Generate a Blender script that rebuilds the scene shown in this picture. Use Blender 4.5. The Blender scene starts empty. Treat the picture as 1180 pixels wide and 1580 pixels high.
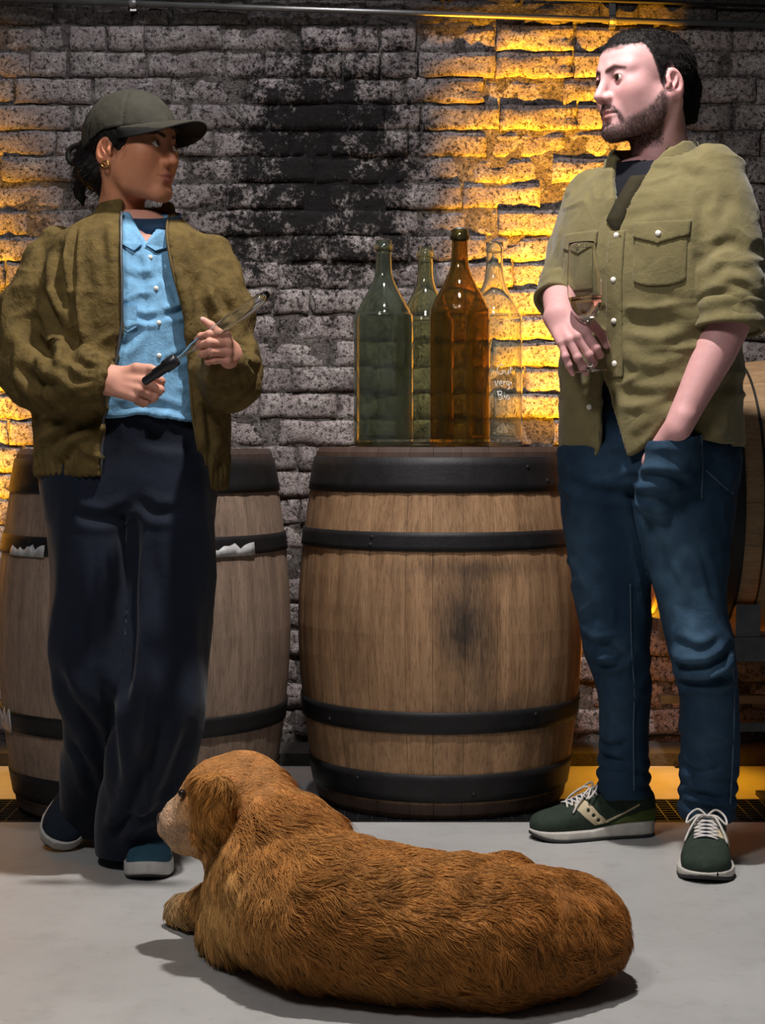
import bpy, math, random, os
import numpy as np
from mathutils import Vector, Matrix

random.seed(7)
RNG = np.random.default_rng(7)
SC = bpy.context.scene
COL = SC.collection
PI = math.pi

# ------------------------------------------------------------------ camera
CAM_H, FPX, HORIZON = 0.885, 2560.0, 682.0
cam_data = bpy.data.cameras.new('camera')
cam_data.sensor_fit = 'HORIZONTAL'
cam_data.sensor_width = 36.0
cam_data.lens = 36.0 * FPX / 1180.0
cam_data.shift_y = -(790.0 - HORIZON) / 1180.0
cam_data.clip_end = 60
cam = bpy.data.objects.new('camera', cam_data)
COL.objects.link(cam)
cam.location = (0, 0, CAM_H)
cam.rotation_euler = (PI / 2, 0, 0)
SC.camera = cam

# ------------------------------------------------------------------ world and lights
SC.view_settings.view_transform = 'Standard'
SC.view_settings.look = 'None'
SC.view_settings.gamma = 1.0
SC.view_settings.use_curve_mapping = False
SC.view_settings.exposure = 0.0
world = bpy.data.worlds.new('cellar_dark')
SC.world = world
world.use_nodes = True
world.node_tree.nodes['Background'].inputs[0].default_value = (0.75, 0.85, 1.0, 1)
world.node_tree.nodes['Background'].inputs[1].default_value = 0.03


def light(name, kind, loc, target, power, color, size=0.1, spot=60, blend=0.5, sy=None):
    d = bpy.data.lights.new(name, kind)
    d.energy = power
    d.color = color
    if kind == 'AREA':
        d.size = size
        if sy:
            d.shape = 'RECTANGLE'
            d.size_y = sy
    else:
        d.shadow_soft_size = size
    if kind == 'SPOT':
        d.spot_size = math.radians(spot)
        d.spot_blend = blend
    o = bpy.data.objects.new(name, d)
    COL.objects.link(o)
    o.location = loc
    o.rotation_euler = (Vector(target) - Vector(loc)).to_track_quat('-Z', 'Y').to_euler()
    return o


# ceiling spot between the two people, a weaker added fill at front left, amber uplights at the wall foot
light('ceiling_spot', 'SPOT', (0.10, 2.85, 3.2), (0.05, 3.2, 0.6), 330, (1.0, 0.95, 0.92), 0.05, 95, 0.6)
light('front_fill', 'AREA', (-0.9, 1.3, 2.9), (0.35, 3.5, 1.2), 34, (1.0, 0.96, 0.95), 0.5)  # added soft fill that lifts the figures from the camera side
light('wall_lamp', 'SPOT', (-0.35, 3.75, 3.3), (-0.28, 4.75, 1.35), 70, (0.95, 0.94, 1.0), 0.06, 72, 0.8)
light('amber_uplight_right', 'SPOT', (0.56, 4.18, 0.05), (0.50, 4.75, 2.45), 2100, (1.0, 0.42, 0.016), 0.05, 44, 1.0)
light('amber_uplight_left', 'SPOT', (-1.36, 3.98, 0.05), (-1.46, 4.75, 0.95), 1100, (1.0, 0.44, 0.013), 0.04, 50, 0.8)
light('amber_floor_fill_rack', 'SPOT', (0.78, 4.38, 0.34), (0.74, 4.34, 0.0), 9, (1.0, 0.43, 0.01), 0.05, 105, 0.5)  # added low spot, turns the floor strip by the rack amber
light('amber_floor_fill_left', 'SPOT', (-1.12, 4.36, 0.50), (-1.06, 4.32, 0.0), 12, (1.0, 0.43, 0.01), 0.05, 70, 0.5)  # added as well, to make the left floor strip glow amber


# ------------------------------------------------------------------ object helpers
def at(px, py, Y):
    """world point seen at a pixel of the photograph, at distance Y"""
    return np.array([(px - 590.0) * Y / FPX, Y, CAM_H - (py - HORIZON) * Y / FPX])


def tag(o, label=None, cat=None, group=None, kind=None):
    if label: o['label'] = label
    if cat: o['category'] = cat
    if group: o['group'] = group
    if kind: o['kind'] = kind
    return o


def link(name, data, parent=None, mat=None):
    o = bpy.data.objects.new(name, data)
    COL.objects.link(o)
    if parent is not None:
        o.parent = parent
    if mat is not None and data is not None and len(data.materials) == 0:
        data.materials.append(mat)
    return o


def empty(name, loc=(0, 0, 0), rz=0.0):
    o = bpy.data.objects.new(name, None)
    COL.objects.link(o)
    o.location = loc
    o.rotation_euler = (0, 0, rz)
    o.empty_display_size = 0.05
    return o


def mesh_np(name, V, F, smooth=True, cols=None):
    """V (n,3); F (m,k) array of equal-sized faces or list of tuples"""
    me = bpy.data.meshes.new(name)
    if isinstance(F, np.ndarray):
        k = F.shape[1]
        me.vertices.add(len(V))
        me.vertices.foreach_set('co', np.asarray(V, np.float32).ravel())
        me.loops.add(F.size)
        me.loops.foreach_set('vertex_index', F.astype(np.int32).ravel())
        me.polygons.add(len(F))
        me.polygons.foreach_set('loop_start', np.arange(0, F.size, k, dtype=np.int32))
        me.polygons.foreach_set('loop_total', np.full(len(F), k, dtype=np.int32))
        me.update(calc_edges=True)
    else:
        me.from_pydata([tuple(v) for v in V], [], [tuple(f) for f in F])
    if smooth:
        me.polygons.foreach_set('use_smooth', np.ones(len(me.polygons), dtype=bool))
    if cols is not None:
        c = np.ones((len(V), 4), np.float32)
        c[:, :3] = cols
        a = me.color_attributes.new('col', 'FLOAT_COLOR', 'POINT')
        a.data.foreach_set('color', c.ravel())
    me.validate()
    me.update()
    return me


class MB:
    """collects simple shapes into one mesh"""
    def __init__(s):
        s.V, s.F = [], []

    def add(s, V, F):
        n = len(s.V)
        s.V += [tuple(v) for v in V]
        s.F += [tuple(i + n for i in f) for f in F]
        return s

    def box(s, lo, hi):
        x0, y0, z0 = lo
        x1, y1, z1 = hi
        V = [(x0, y0, z0), (x1, y0, z0), (x1, y1, z0), (x0, y1, z0), (x0, y0, z1), (x1, y0, z1), (x1, y1, z1), (x0, y1, z1)]
        return s.add(V, [(0, 3, 2, 1), (4, 5, 6, 7), (0, 1, 5, 4), (1, 2, 6, 5), (2, 3, 7, 6), (3, 0, 4, 7)])

    def lathe(s, prof, n=32, c=(0, 0, 0), cap=True):
        V, F = [], []
        for r, z in prof:
            for i in range(n):
                a = 2 * PI * i / n
                V.append((c[0] + r * math.cos(a), c[1] + r * math.sin(a), c[2] + z))
        for j in range(len(prof) - 1):
            for i in range(n):
                F.append((j * n + i, j * n + (i + 1) % n, (j + 1) * n + (i + 1) % n, (j + 1) * n + i))
        if cap:
            F.append(tuple(range(n))[::-1])
            F.append(tuple((len(prof) - 1) * n + i for i in range(n)))
        return s.add(V, F)

    def tube(s, pts, r, n=8, cap=True):
        pts = [Vector(p) for p in pts]
        rr = r if hasattr(r, '__len__') else [r] * len(pts)
        V, F = [], []
        up = None
        for i, p in enumerate(pts):
            t = (pts[min(i + 1, len(pts) - 1)] - pts[max(i - 1, 0)])
            t = t.normalized() if t.length > 1e-9 else Vector((0, 0, 1))
            if up is None:
                up = t.orthogonal().normalized()
            else:
                up = (up - t * up.dot(t))
                up = up.normalized() if up.length > 1e-6 else t.orthogonal().normalized()
            b = t.cross(up)
            for k in range(n):
                a = 2 * PI * k / n
                V.append(p + (up * math.cos(a) + b * math.sin(a)) * rr[i])
        for j in range(len(pts) - 1):
            for k in range(n):
                F.append((j * n + k, j * n + (k + 1) % n, (j + 1) * n + (k + 1) % n, (j + 1) * n + k))
        if cap:
            F.append(tuple(range(n))[::-1])
            F.append(tuple((len(pts) - 1) * n + k for k in range(n)))
        return s.add(V, F)

    def build(s, name, mat, parent=None, smooth=False):
        me = mesh_np(name, s.V, s.F, smooth)
        return link(name, me, parent, mat)


def spline(pts, n=8):
    """Catmull-Rom through points"""
    P = np.asarray(pts, float)
    P = np.vstack([2 * P[0] - P[1], P, 2 * P[-1] - P[-2]])
    out = []
    for i in range(1, len(P) - 2):
        for t in np.linspace(0, 1, n, endpoint=False):
            a, b, c, d = P[i - 1], P[i], P[i + 1], P[i + 2]
            out.append(0.5 * ((2 * b) + (-a + c) * t + (2 * a - 5 * b + 4 * c - d) * t * t + (-a + 3 * b - 3 * c + d) * t ** 3))
    out.append(P[-2])
    return np.array(out)


# ------------------------------------------------------------------ numpy noise
def _hash(ix, iy, iz):
    n = (ix.astype(np.int64) * 374761393 + iy.astype(np.int64) * 668265263 + iz.astype(np.int64) * 2147483647) & 0xFFFFFFFF
    n = ((n ^ (n >> 13)) * 1274126177) & 0xFFFFFFFF
    n = (n ^ (n >> 16)) & 0xFFFFFFFF
    return n.astype(np.float64) / 4294967295.0 * 2 - 1


def vnoise(P):
    i = np.floor(P).astype(np.int64)
    f = P - i
    f = f * f * f * (f * (f * 6 - 15) + 10)
    r = 0
    for dx in (0, 1):
        wx = f[:, 0] if dx else 1 - f[:, 0]
        for dy in (0, 1):
            wy = f[:, 1] if dy else 1 - f[:, 1]
            for dz in (0, 1):
                wz = f[:, 2] if dz else 1 - f[:, 2]
                r = r + wx * wy * wz * _hash(i[:, 0] + dx, i[:, 1] + dy, i[:, 2] + dz)
    return r


def fbm(P, oct=3):
    r, a = 0, 1.0
    for o in range(oct):
        r = r + a * vnoise(P * (2 ** o) + 17.3 * o)
        a *= 0.5
    return r


# ------------------------------------------------------------------ signed distance shapes
def smin(a, b, k):
    if k <= 0:
        return np.minimum(a, b)
    h = np.clip(0.5 + 0.5 * (b - a) / k, 0, 1)
    return b * (1 - h) + a * h - k * h * (1 - h)


def smax(a, b, k):
    return -smin(-a, -b, k)


def sph(P, c, r):
    return np.linalg.norm(P - np.asarray(c), axis=1) - r


def rot(ax=0, ay=0, az=0):
    """degrees; columns are the local axes"""
    return np.array(Matrix.Rotation(math.radians(az), 3, 'Z') @ Matrix.Rotation(math.radians(ay), 3, 'Y') @ Matrix.Rotation(math.radians(ax), 3, 'X'))


def ell(P, c, r, R=None):
    q = P - np.asarray(c)
    if R is not None:
        q = q @ R
    r = np.asarray(r, float)
    k0 = np.linalg.norm(q / r, axis=1)
    k1 = np.linalg.norm(q / (r * r), axis=1) + 1e-9
    return k0 * (k0 - 1) / k1


def cone(P, a, b, ra, rb):
    a = np.asarray(a, float); b = np.asarray(b, float)
    ab = b - a
    t = np.clip(((P - a) @ ab) / (ab @ ab + 1e-12), 0, 1)
    return np.linalg.norm(P - a - t[:, None] * ab, axis=1) - (ra + (rb - ra) * t)


def chain(P, pts, rad, k=0.0):
    d = None
    for i in range(len(pts) - 1):
        e = cone(P, pts[i], pts[i + 1], rad[i], rad[i + 1])
        d = e if d is None else smin(d, e, k)
    return d


def rbox(P, c, h, r, R=None):
    q = P - np.asarray(c)
    if R is not None:
        q = q @ R
    q = np.abs(q) - (np.asarray(h) - r)
    return np.linalg.norm(np.maximum(q, 0), axis=1) + np.minimum(q.max(axis=1), 0) - r


class Loft:
    """stack of (z, cx, cy, rx, ry) ellipses (optional exponent), smoothly interpolated; twist in degrees"""
    def __init__(s, rows, ex=2.0, twist=0.0):
        rows = np.array(sorted([tuple(r) for r in rows]), float)
        z = rows[:, 0]
        s.z0, s.z1 = z[0], z[-1]
        s.zz = np.linspace(z[0], z[-1], 240)
        s.T = []
        for c in range(1, 5):
            m = np.gradient(rows[:, c], z)
            idx = np.clip(np.searchsorted(z, s.zz) - 1, 0, len(z) - 2)
            h = z[idx + 1] - z[idx]
            t = (s.zz - z[idx]) / h
            p0, p1 = rows[idx, c], rows[idx + 1, c]
            s.T.append((2 * t ** 3 - 3 * t ** 2 + 1) * p0 + (t ** 3 - 2 * t ** 2 + t) * h * m[idx] + (-2 * t ** 3 + 3 * t ** 2) * p1 + (t ** 3 - t ** 2) * h * m[idx + 1])
        s.ex = ex
        a = math.radians(twist)
        s.ct, s.st = math.cos(a), math.sin(a)

    def par(s, z):
        return [np.interp(z, s.zz, t) for t in s.T]

    def __call__(s, P, cap=True):
        cx, cy, rx, ry = s.par(P[:, 2])
        dx, dy = P[:, 0] - cx, P[:, 1] - cy
        x = dx * s.ct + dy * s.st
        y = -dx * s.st + dy * s.ct
        q = (np.abs(x / rx) ** s.ex + np.abs(y / ry) ** s.ex + 1e-12) ** (1.0 / s.ex)
        # distance estimate: scale along the ray from the axis
        d = (q - 1) * np.sqrt(x * x + y * y + 1e-9) / np.maximum(q, 0.35)
        d = np.where(q < 0.35, -np.minimum(rx, ry) * (1 - q), d)
        if cap:
            d = smax(d, np.maximum(s.z0 - P[:, 2], P[:, 2] - s.z1), 0.01)
        return d


def surf(f, lo, hi, vox, B=8, slack=1.5):
    """surface nets of f over a box, evaluated only in blocks near the surface; returns V, quads"""
    lo = np.asarray(lo, float); hi = np.asarray(hi, float)
    nb = np.ceil((hi - lo) / (vox * B)).astype(int)
    g = np.stack(np.meshgrid(*[np.arange(n) for n in nb], indexing='ij'), -1).reshape(-1, 3)
    ctr = lo + (g + 0.5) * vox * B
    d = f(ctr)
    g = g[np.abs(d) < vox * B * 0.87 * slack + vox]
    n1 = B + 1
    off = np.stack(np.meshgrid(np.arange(n1), np.arange(n1), np.arange(n1), indexing='ij'), -1).reshape(-1, 3)
    S = nb * B + 2
    Vs, Ks, Es = [], [], []
    step = max(1, 400000 // n1 ** 3)
    ce = [(0, 1, 0), (2, 3, 0), (4, 5, 0), (6, 7, 0), (0, 2, 1), (1, 3, 1), (4, 6, 1), (5, 7, 1), (0, 4, 2), (1, 5, 2), (2, 6, 2), (3, 7, 2)]
    cor = np.array([((i & 1), (i >> 1) & 1, (i >> 2) & 1) for i in range(8)])
    for s0 in range(0, len(g), step):
        gg = g[s0:s0 + step]
        idx = gg[:, None, :] * B + off[None]
        D = f((lo + idx.reshape(-1, 3) * vox)).reshape(len(gg), n1, n1, n1)
        C = [D[:, c[0]:c[0] + B, c[1]:c[1] + B, c[2]:c[2] + B] for c in cor]
        neg = sum((c < 0).astype(np.int8) for c in C)
        act = np.nonzero((neg > 0) & (neg < 8))
        if len(act[0]) == 0:
            continue
        cv = np.stack([c[act] for c in C], 1)
        base = gg[act[0]] * B + np.stack(act[1:], 1)
        acc = np.zeros((len(base), 3)); cnt = np.zeros(len(base))
        for a, b, ax in ce:
            va, vb = cv[:, a], cv[:, b]
            m = (va < 0) != (vb < 0)
            t = np.where(m, va / np.where(m, va - vb, 1), 0)
            p = cor[a][None] + t[:, None] * (cor[b] - cor[a])[None]
            acc += np.where(m[:, None], p, 0); cnt += m
        Vs.append(lo + (base + acc / cnt[:, None]) * vox)
        Ks.append((base[:, 0] * S[1] + base[:, 1]) * S[2] + base[:, 2])
        for ax, b in ((0, 1), (1, 2), (2, 4)):
            m = (cv[:, 0] < 0) != (cv[:, b] < 0)
            bb = base[m]
            Es.append(np.column_stack([bb, np.full(len(bb), ax), (cv[m, 0] < 0).astype(int)]))
    V = np.vstack(Vs); K = np.concatenate(Ks); E = np.vstack(Es)
    o = np.argsort(K); K = K[o]; V = V[o]
    quads = []
    for ax in range(3):
        e = E[E[:, 3] == ax]
        u, v = (ax + 1) % 3, (ax + 2) % 3
        du = np.zeros(3, int); du[u] = 1
        dv = np.zeros(3, int); dv[v] = 1
        q = []
        ok = np.ones(len(e), bool)
        for w in (0 * du, -du, -du - dv, -dv):
            c = e[:, :3] + w
            k = (c[:, 0] * S[1] + c[:, 1]) * S[2] + c[:, 2]
            i = np.clip(np.searchsorted(K, k), 0, len(K) - 1)
            ok &= (K[i] == k) & (c.min(axis=1) >= 0)
            q.append(i)
        q = np.column_stack(q)[ok]
        fl = e[ok, 4] == 0
        q[fl] = q[fl][:, ::-1]
        quads.append(q)
    return V, np.vstack(quads)


def relax(V, Q, it=1, f=0.5):
    for _ in range(it):
        acc = np.zeros_like(V); n = np.zeros(len(V))
        for a, b in ((0, 1), (1, 2), (2, 3), (3, 0)):
            np.add.at(acc, Q[:, a], V[Q[:, b]]); np.add.at(n, Q[:, a], 1)
            np.add.at(acc, Q[:, b], V[Q[:, a]]); np.add.at(n, Q[:, b], 1)
        V = V + f * (acc / np.maximum(n, 1)[:, None] - V)
    return V


def vnormals(V, Q):
    fn = np.cross(V[Q[:, 2]] - V[Q[:, 0]], V[Q[:, 3]] - V[Q[:, 1]])
    N = np.zeros_like(V)
    for k in range(4):
        np.add.at(N, Q[:, k], fn)
    return N / (np.linalg.norm(N, axis=1)[:, None] + 1e-12)


def creases(V, N, strokes, view=True):
    """press soft folds into a cloth surface; stroke = (points (x,z) world polyline, depth, width); only where the surface faces the room"""
    d = np.zeros(len(V))
    for pts, depth, w in strokes:
        p = np.asarray(spline(pts, 6)) if len(pts) > 2 else np.asarray(pts, float)
        best = np.full(len(V), 1e9)
        sgn = np.zeros(len(V))
        tt = np.zeros(len(V))
        n = len(p) - 1
        for i in range(n):
            a, b = p[i], p[i + 1]
            ab = b - a
            ap = V[:, [0, 2]] - a
            t = np.clip((ap @ ab) / (ab @ ab + 1e-12), 0, 1)
            q = ap - t[:, None] * ab
            r = np.hypot(q[:, 0], q[:, 1])
            m = r < best
            best = np.where(m, r, best)
            sgn = np.where(m, np.sign(q[:, 0] * ab[1] - q[:, 1] * ab[0]), sgn)
            tt = np.where(m, (i + t) / n, tt)
        x = best * sgn / w
        taper = np.clip(np.minimum(tt, 1 - tt) * 5 + 0.15, 0, 1)
        d += taper * depth * (-np.exp(-(x * x)) + 0.75 * np.exp(-((np.abs(x) - 1.7) ** 2)))
    face = np.clip(-N[:, 1] * 2 + 0.3, 0, 1)
    return V + N * (d * face)[:, None]


def ridges(V, N, scale, amp, seed=0.0, warp=0.5, mask=1.0):
    """fine irregular cloth wrinkles: sharp ridges of a warped noise"""
    q = V * np.asarray(scale) + seed
    q = q + warp * np.column_stack([vnoise(q * 0.7 + 5), vnoise(q * 0.7 + 11), vnoise(q * 0.7 + 23)])
    r = np.clip(1 - 2.2 * np.abs(vnoise(q)), -0.3, 1)
    m = np.clip(0.5 + 1.2 * vnoise(q * 0.45 + 3), 0, 1)
    return V + N * (amp * r * m * mask)[:, None]


# ------------------------------------------------------------------ materials
def new_mat(name):
    m = bpy.data.materials.new(name)
    m.use_nodes = True
    nt = m.node_tree
    b = nt.nodes['Principled BSDF']
    return m, nt, b


def nd(nt, t, **kw):
    n = nt.nodes.new(t)
    for k, v in kw.items():
        if k.startswith('i_'):
            n.inputs[k[2:].replace('_', ' ')].default_value = v
        else:
            setattr(n, k, v)
    return n


def ramp(nt, fac, stops):
    r = nt.nodes.new('ShaderNodeValToRGB')
    e = r.color_ramp.elements
    e[0].position, e[0].color = stops[0][0], (*stops[0][1], 1)
    e[1].position, e[1].color = stops[-1][0], (*stops[-1][1], 1)
    for p, c in stops[1:-1]:
        x = e.new(p)
        x.color = (*c, 1)
    nt.links.new(fac, r.inputs[0])
    return r.outputs[0]


def mixc(nt, fac, a, b, mode='MIX'):
    m = nt.nodes.new('ShaderNodeMix')
    m.data_type = 'RGBA'
    m.blend_type = mode
    for s, v in ((m.inputs[0], fac), (m.inputs[6], a), (m.inputs[7], b)):
        if hasattr(v, 'is_linked') or hasattr(v, 'links'):
            nt.links.new(v, s)
        elif isinstance(v, (int, float)):
            s.default_value = v
        else:
            s.default_value = (*v, 1) if len(v) == 3 else v
    return m.outputs[2]


def math_n(nt, op, a, b=None):
    m = nt.nodes.new('ShaderNodeMath')
    m.operation = op
    for i, v in enumerate((a, b)):
        if v is None: continue
        if isinstance(v, (int, float)): m.inputs[i].default_value = v
        else: nt.links.new(v, m.inputs[i])
    return m.outputs[0]


def noise(nt, scale, detail=4, rough=0.6, vec=None, dist=0.0):
    n = nd(nt, 'ShaderNodeTexNoise')
    n.inputs['Scale'].default_value = scale
    n.inputs['Detail'].default_value = detail
    n.inputs['Roughness'].default_value = rough
    n.inputs['Distortion'].default_value = dist
    if vec is not None:
        nt.links.new(vec, n.inputs['Vector'])
    return n.outputs['Fac']


def coords(nt, kind='Object', scale=None):
    c = nt.nodes.new('ShaderNodeTexCoord').outputs[kind]
    if scale is not None:
        mp = nt.nodes.new('ShaderNodeMapping')
        mp.inputs['Scale'].default_value = scale
        nt.links.new(c, mp.inputs[0])
        return mp.outputs[0]
    return c


def bump(nt, bsdf, h, strength=0.3, dist=0.01, prev=None):
    b = nt.nodes.new('ShaderNodeBump')
    b.inputs['Strength'].default_value = strength
    b.inputs['Distance'].default_value = dist
    nt.links.new(h, b.inputs['Height'])
    if prev is not None:
        nt.links.new(prev, b.inputs['Normal'])
    nt.links.new(b.outputs[0], bsdf.inputs['Normal'])
    return b.outputs[0]


def mat_basic(name, col, rough=0.6, var=0.15, vscale=30, bstr=0.15, bscale=200, bdist=0.002, metal=0.0, attr=False, sheen=0.0, spec=0.5, stretch=None, sss=0.0):
    """one colour (or the vertex colours) with fine variation and relief"""
    m, nt, b = new_mat(name)
    v = coords(nt, 'Object', stretch)
    n = noise(nt, vscale, 4, 0.6, v)
    if attr:
        a = nd(nt, 'ShaderNodeAttribute', attribute_name='col').outputs['Color']
    else:
        a = nd(nt, 'ShaderNodeRGB')
        a.outputs[0].default_value = (*col, 1)
        a = a.outputs[0]
    f = ramp(nt, n, [(0.3, (1 - var,) * 3), (0.7, (1 + var,) * 3)])
    c = mixc(nt, 1.0, a, f, 'MULTIPLY')
    nt.links.new(c, b.inputs['Base Color'])
    b.inputs['Roughness'].default_value = rough
    b.inputs['Metallic'].default_value = metal
    b.inputs['Specular IOR Level'].default_value = spec
    if sheen:
        b.inputs['Sheen Weight'].default_value = sheen
    if sss:
        b.inputs['Subsurface Weight'].default_value = sss
        b.inputs['Subsurface Radius'].default_value = (0.01, 0.004, 0.002)
        b.inputs['Subsurface Scale'].default_value = 0.5
    if bstr:
        bump(nt, b, noise(nt, bscale, 3, 0.6, v), bstr, bdist)
    return m


def mat_glass(name, col, rough=0.02, dust=0.0, dust_col=(0.3, 0.32, 0.28)):
    m, nt, b = new_mat(name)
    b.inputs['Base Color'].default_value = (*col, 1)
    b.inputs['Roughness'].default_value = rough
    b.inputs['IOR'].default_value = 1.48
    b.inputs['Transmission Weight'].default_value = 1.0
    if dust > 0:
        out = nt.nodes['Material Output']
        d = nd(nt, 'ShaderNodeBsdfDiffuse')
        d.inputs[0].default_value = (*dust_col, 1)
        mx = nd(nt, 'ShaderNodeMixShader')
        n = noise(nt, 25, 5, 0.7, coords(nt, 'Object', (1, 1, 0.35)))
        f = math_n(nt, 'MULTIPLY', ramp(nt, n, [(0.35, (0.35,) * 3), (0.75, (1.6,) * 3)]), dust)
        nt.links.new(f, mx.inputs[0])
        nt.links.new(b.outputs[0], mx.inputs[1])
        nt.links.new(d.outputs[0], mx.inputs[2])
        nt.links.new(mx.outputs[0], out.inputs[0])
    return m
# ------------------------------------------------------------------ the cellar
WALL_Y = 4.75


def brick_material(name, base, smear, mortar=False):
    m, nt, b = new_mat(name)
    pos = nd(nt, 'ShaderNodeNewGeometry').outputs['Position']
    info = nd(nt, 'ShaderNodeObjectInfo').outputs['Random']
    big = noise(nt, 2.2, 5, 0.65, pos)
    mid = noise(nt, 16, 6, 0.7, pos)
    fine = noise(nt, 90, 6, 0.75, pos)
    c = ramp(nt, info, [(0.0, tuple(x * 0.75 for x in base)), (0.5, base), (1.0, tuple(x * 1.25 for x in base))])
    f = ramp(nt, mid, [(0.45, (0, 0, 0)), (0.62, (1, 1, 1))])
    f2 = ramp(nt, fine, [(0.40, (0.15,) * 3), (0.60, (1, 1, 1))])
    c = mixc(nt, math_n(nt, 'MULTIPLY', math_n(nt, 'MULTIPLY', f, f2), 0.85), c, smear)
    c = mixc(nt, ramp(nt, fine, [(0.40, (0.9,) * 3), (0.49, (0, 0, 0))]), c, (0.016, 0.014, 0.012))
    grit = noise(nt, 260, 3, 0.7, pos)
    c = mixc(nt, 1.0, c, ramp(nt, grit, [(0.36, (0.5,) * 3), (0.64, (1.3,) * 3)]), 'MULTIPLY')
    # old soot: a black patch with a ragged edge, heart of the wall
    sx = nd(nt, 'ShaderNodeSeparateXYZ')
    nt.links.new(pos, sx.inputs[0])
    dx = math_n(nt, 'DIVIDE', math_n(nt, 'SUBTRACT', sx.outputs[0], -0.17), 0.34)
    dz = math_n(nt, 'DIVIDE', math_n(nt, 'SUBTRACT', sx.outputs[2], 1.66), 0.44)
    d = math_n(nt, 'SQRT', math_n(nt, 'ADD', math_n(nt, 'MULTIPLY', dx, dx), math_n(nt, 'MULTIPLY', dz, dz)))
    d = math_n(nt, 'ADD', d, math_n(nt, 'MULTIPLY', math_n(nt, 'SUBTRACT', big, 0.5), 1.5))
    d = math_n(nt, 'ADD', d, math_n(nt, 'MULTIPLY', math_n(nt, 'SUBTRACT', mid, 0.5), 2.6))
    d = math_n(nt, 'ADD', d, math_n(nt, 'MULTIPLY', math_n(nt, 'SUBTRACT', fine, 0.5), 2.2))
    s = ramp(nt, d, [(0.55, (0.97,) * 3), (1.0, (0, 0, 0))])
    c = mixc(nt, s, c, (0.008, 0.007, 0.007))
    # conduit's shade painted in: dark band across the top of the wall
    tz = math_n(nt, 'ADD', math_n(nt, 'SUBTRACT', sx.outputs[2], 2.06), math_n(nt, 'MULTIPLY', math_n(nt, 'SUBTRACT', mid, 0.5), 0.12))
    t = ramp(nt, math_n(nt, 'MULTIPLY', tz, 20.0), [(0.0, (0, 0, 0)), (0.5, (0.8,) * 3)])
    c = mixc(nt, t, c, (0.012, 0.010, 0.008))
    nt.links.new(c, b.inputs['Base Color'])
    b.inputs['Roughness'].default_value = 0.85
    b.inputs['Specular IOR Level'].default_value = 0.25
    h = math_n(nt, 'ADD', math_n(nt, 'MULTIPLY', mid, 1.0), math_n(nt, 'MULTIPLY', fine, 0.55))
    p = bump(nt, b, h, 0.9, 0.012)
    bump(nt, b, noise(nt, 300, 3, 0.6, pos), 0.5, 0.002, p)
    return m


M_brick = brick_material('old_brick', (0.27, 0.228, 0.220), (0.50, 0.455, 0.43))
M_mortar = brick_material('old_mortar', (0.11, 0.094, 0.086), (0.24, 0.218, 0.20), True)


def brick_mesh(i, L, H=0.0680, D=0.05):
    """worn brick: gridded front, dented face and chipped arrises; x along the wall, front towards -y"""
    r = np.random.default_rng(100 + i)
    nx, nz = 10, 5
    V, F = [], []
    gx = np.linspace(-0.5, 0.5, nx + 1); gz = np.linspace(-0.5, 0.5, nz + 1)
    off = r.uniform(0, 50, 3)
    for b in gz:
        for a in gx:
            e = max(abs(a) * 2, 0.0) ** 10 + (abs(b) * 2) ** 6
            n = fbm(np.array([[a * L * 26 + off[0], b * H * 30 + off[1], off[2]]]), 2)[0]
            n2 = fbm(np.array([[a * L * 26 + off[0] + 30, b * H * 30 + off[1], off[2]]]), 2)[0]
            edge_a, edge_b = abs(abs(a) - 0.5) < 1e-6, abs(abs(b) - 0.5) < 1e-6
            x = a * L - (0.0035 * n2 if edge_a else 0)
            z = b * H - (0.0035 * n2 if edge_b else 0) + 0.0018 * n
            y = -D + 0.0055 * n + 0.0045 * min(e, 1.0)
            V.append((x, y, z))
    for j in range(nz):
        for k in range(nx):
            q = j * (nx + 1) + k
            F.append((q, q + 1, q + nx + 2, q + nx + 1))
    ring = list(range(nx)) + [nx + j * (nx + 1) for j in range(nz)] + [nz * (nx + 1) + k for k in range(nx, 0, -1)] + [j * (nx + 1) for j in range(nz, 0, -1)]
    n0 = len(V)
    for q in ring:
        V.append((V[q][0], 0.01, V[q][2]))
    for k in range(len(ring)):
        k2 = (k + 1) % len(ring)
        F.append((ring[k2], ring[k], n0 + k, n0 + k2))
    me = mesh_np('brick', V, F, True)
    me.materials.append(M_brick)
    return me, V, F


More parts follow.
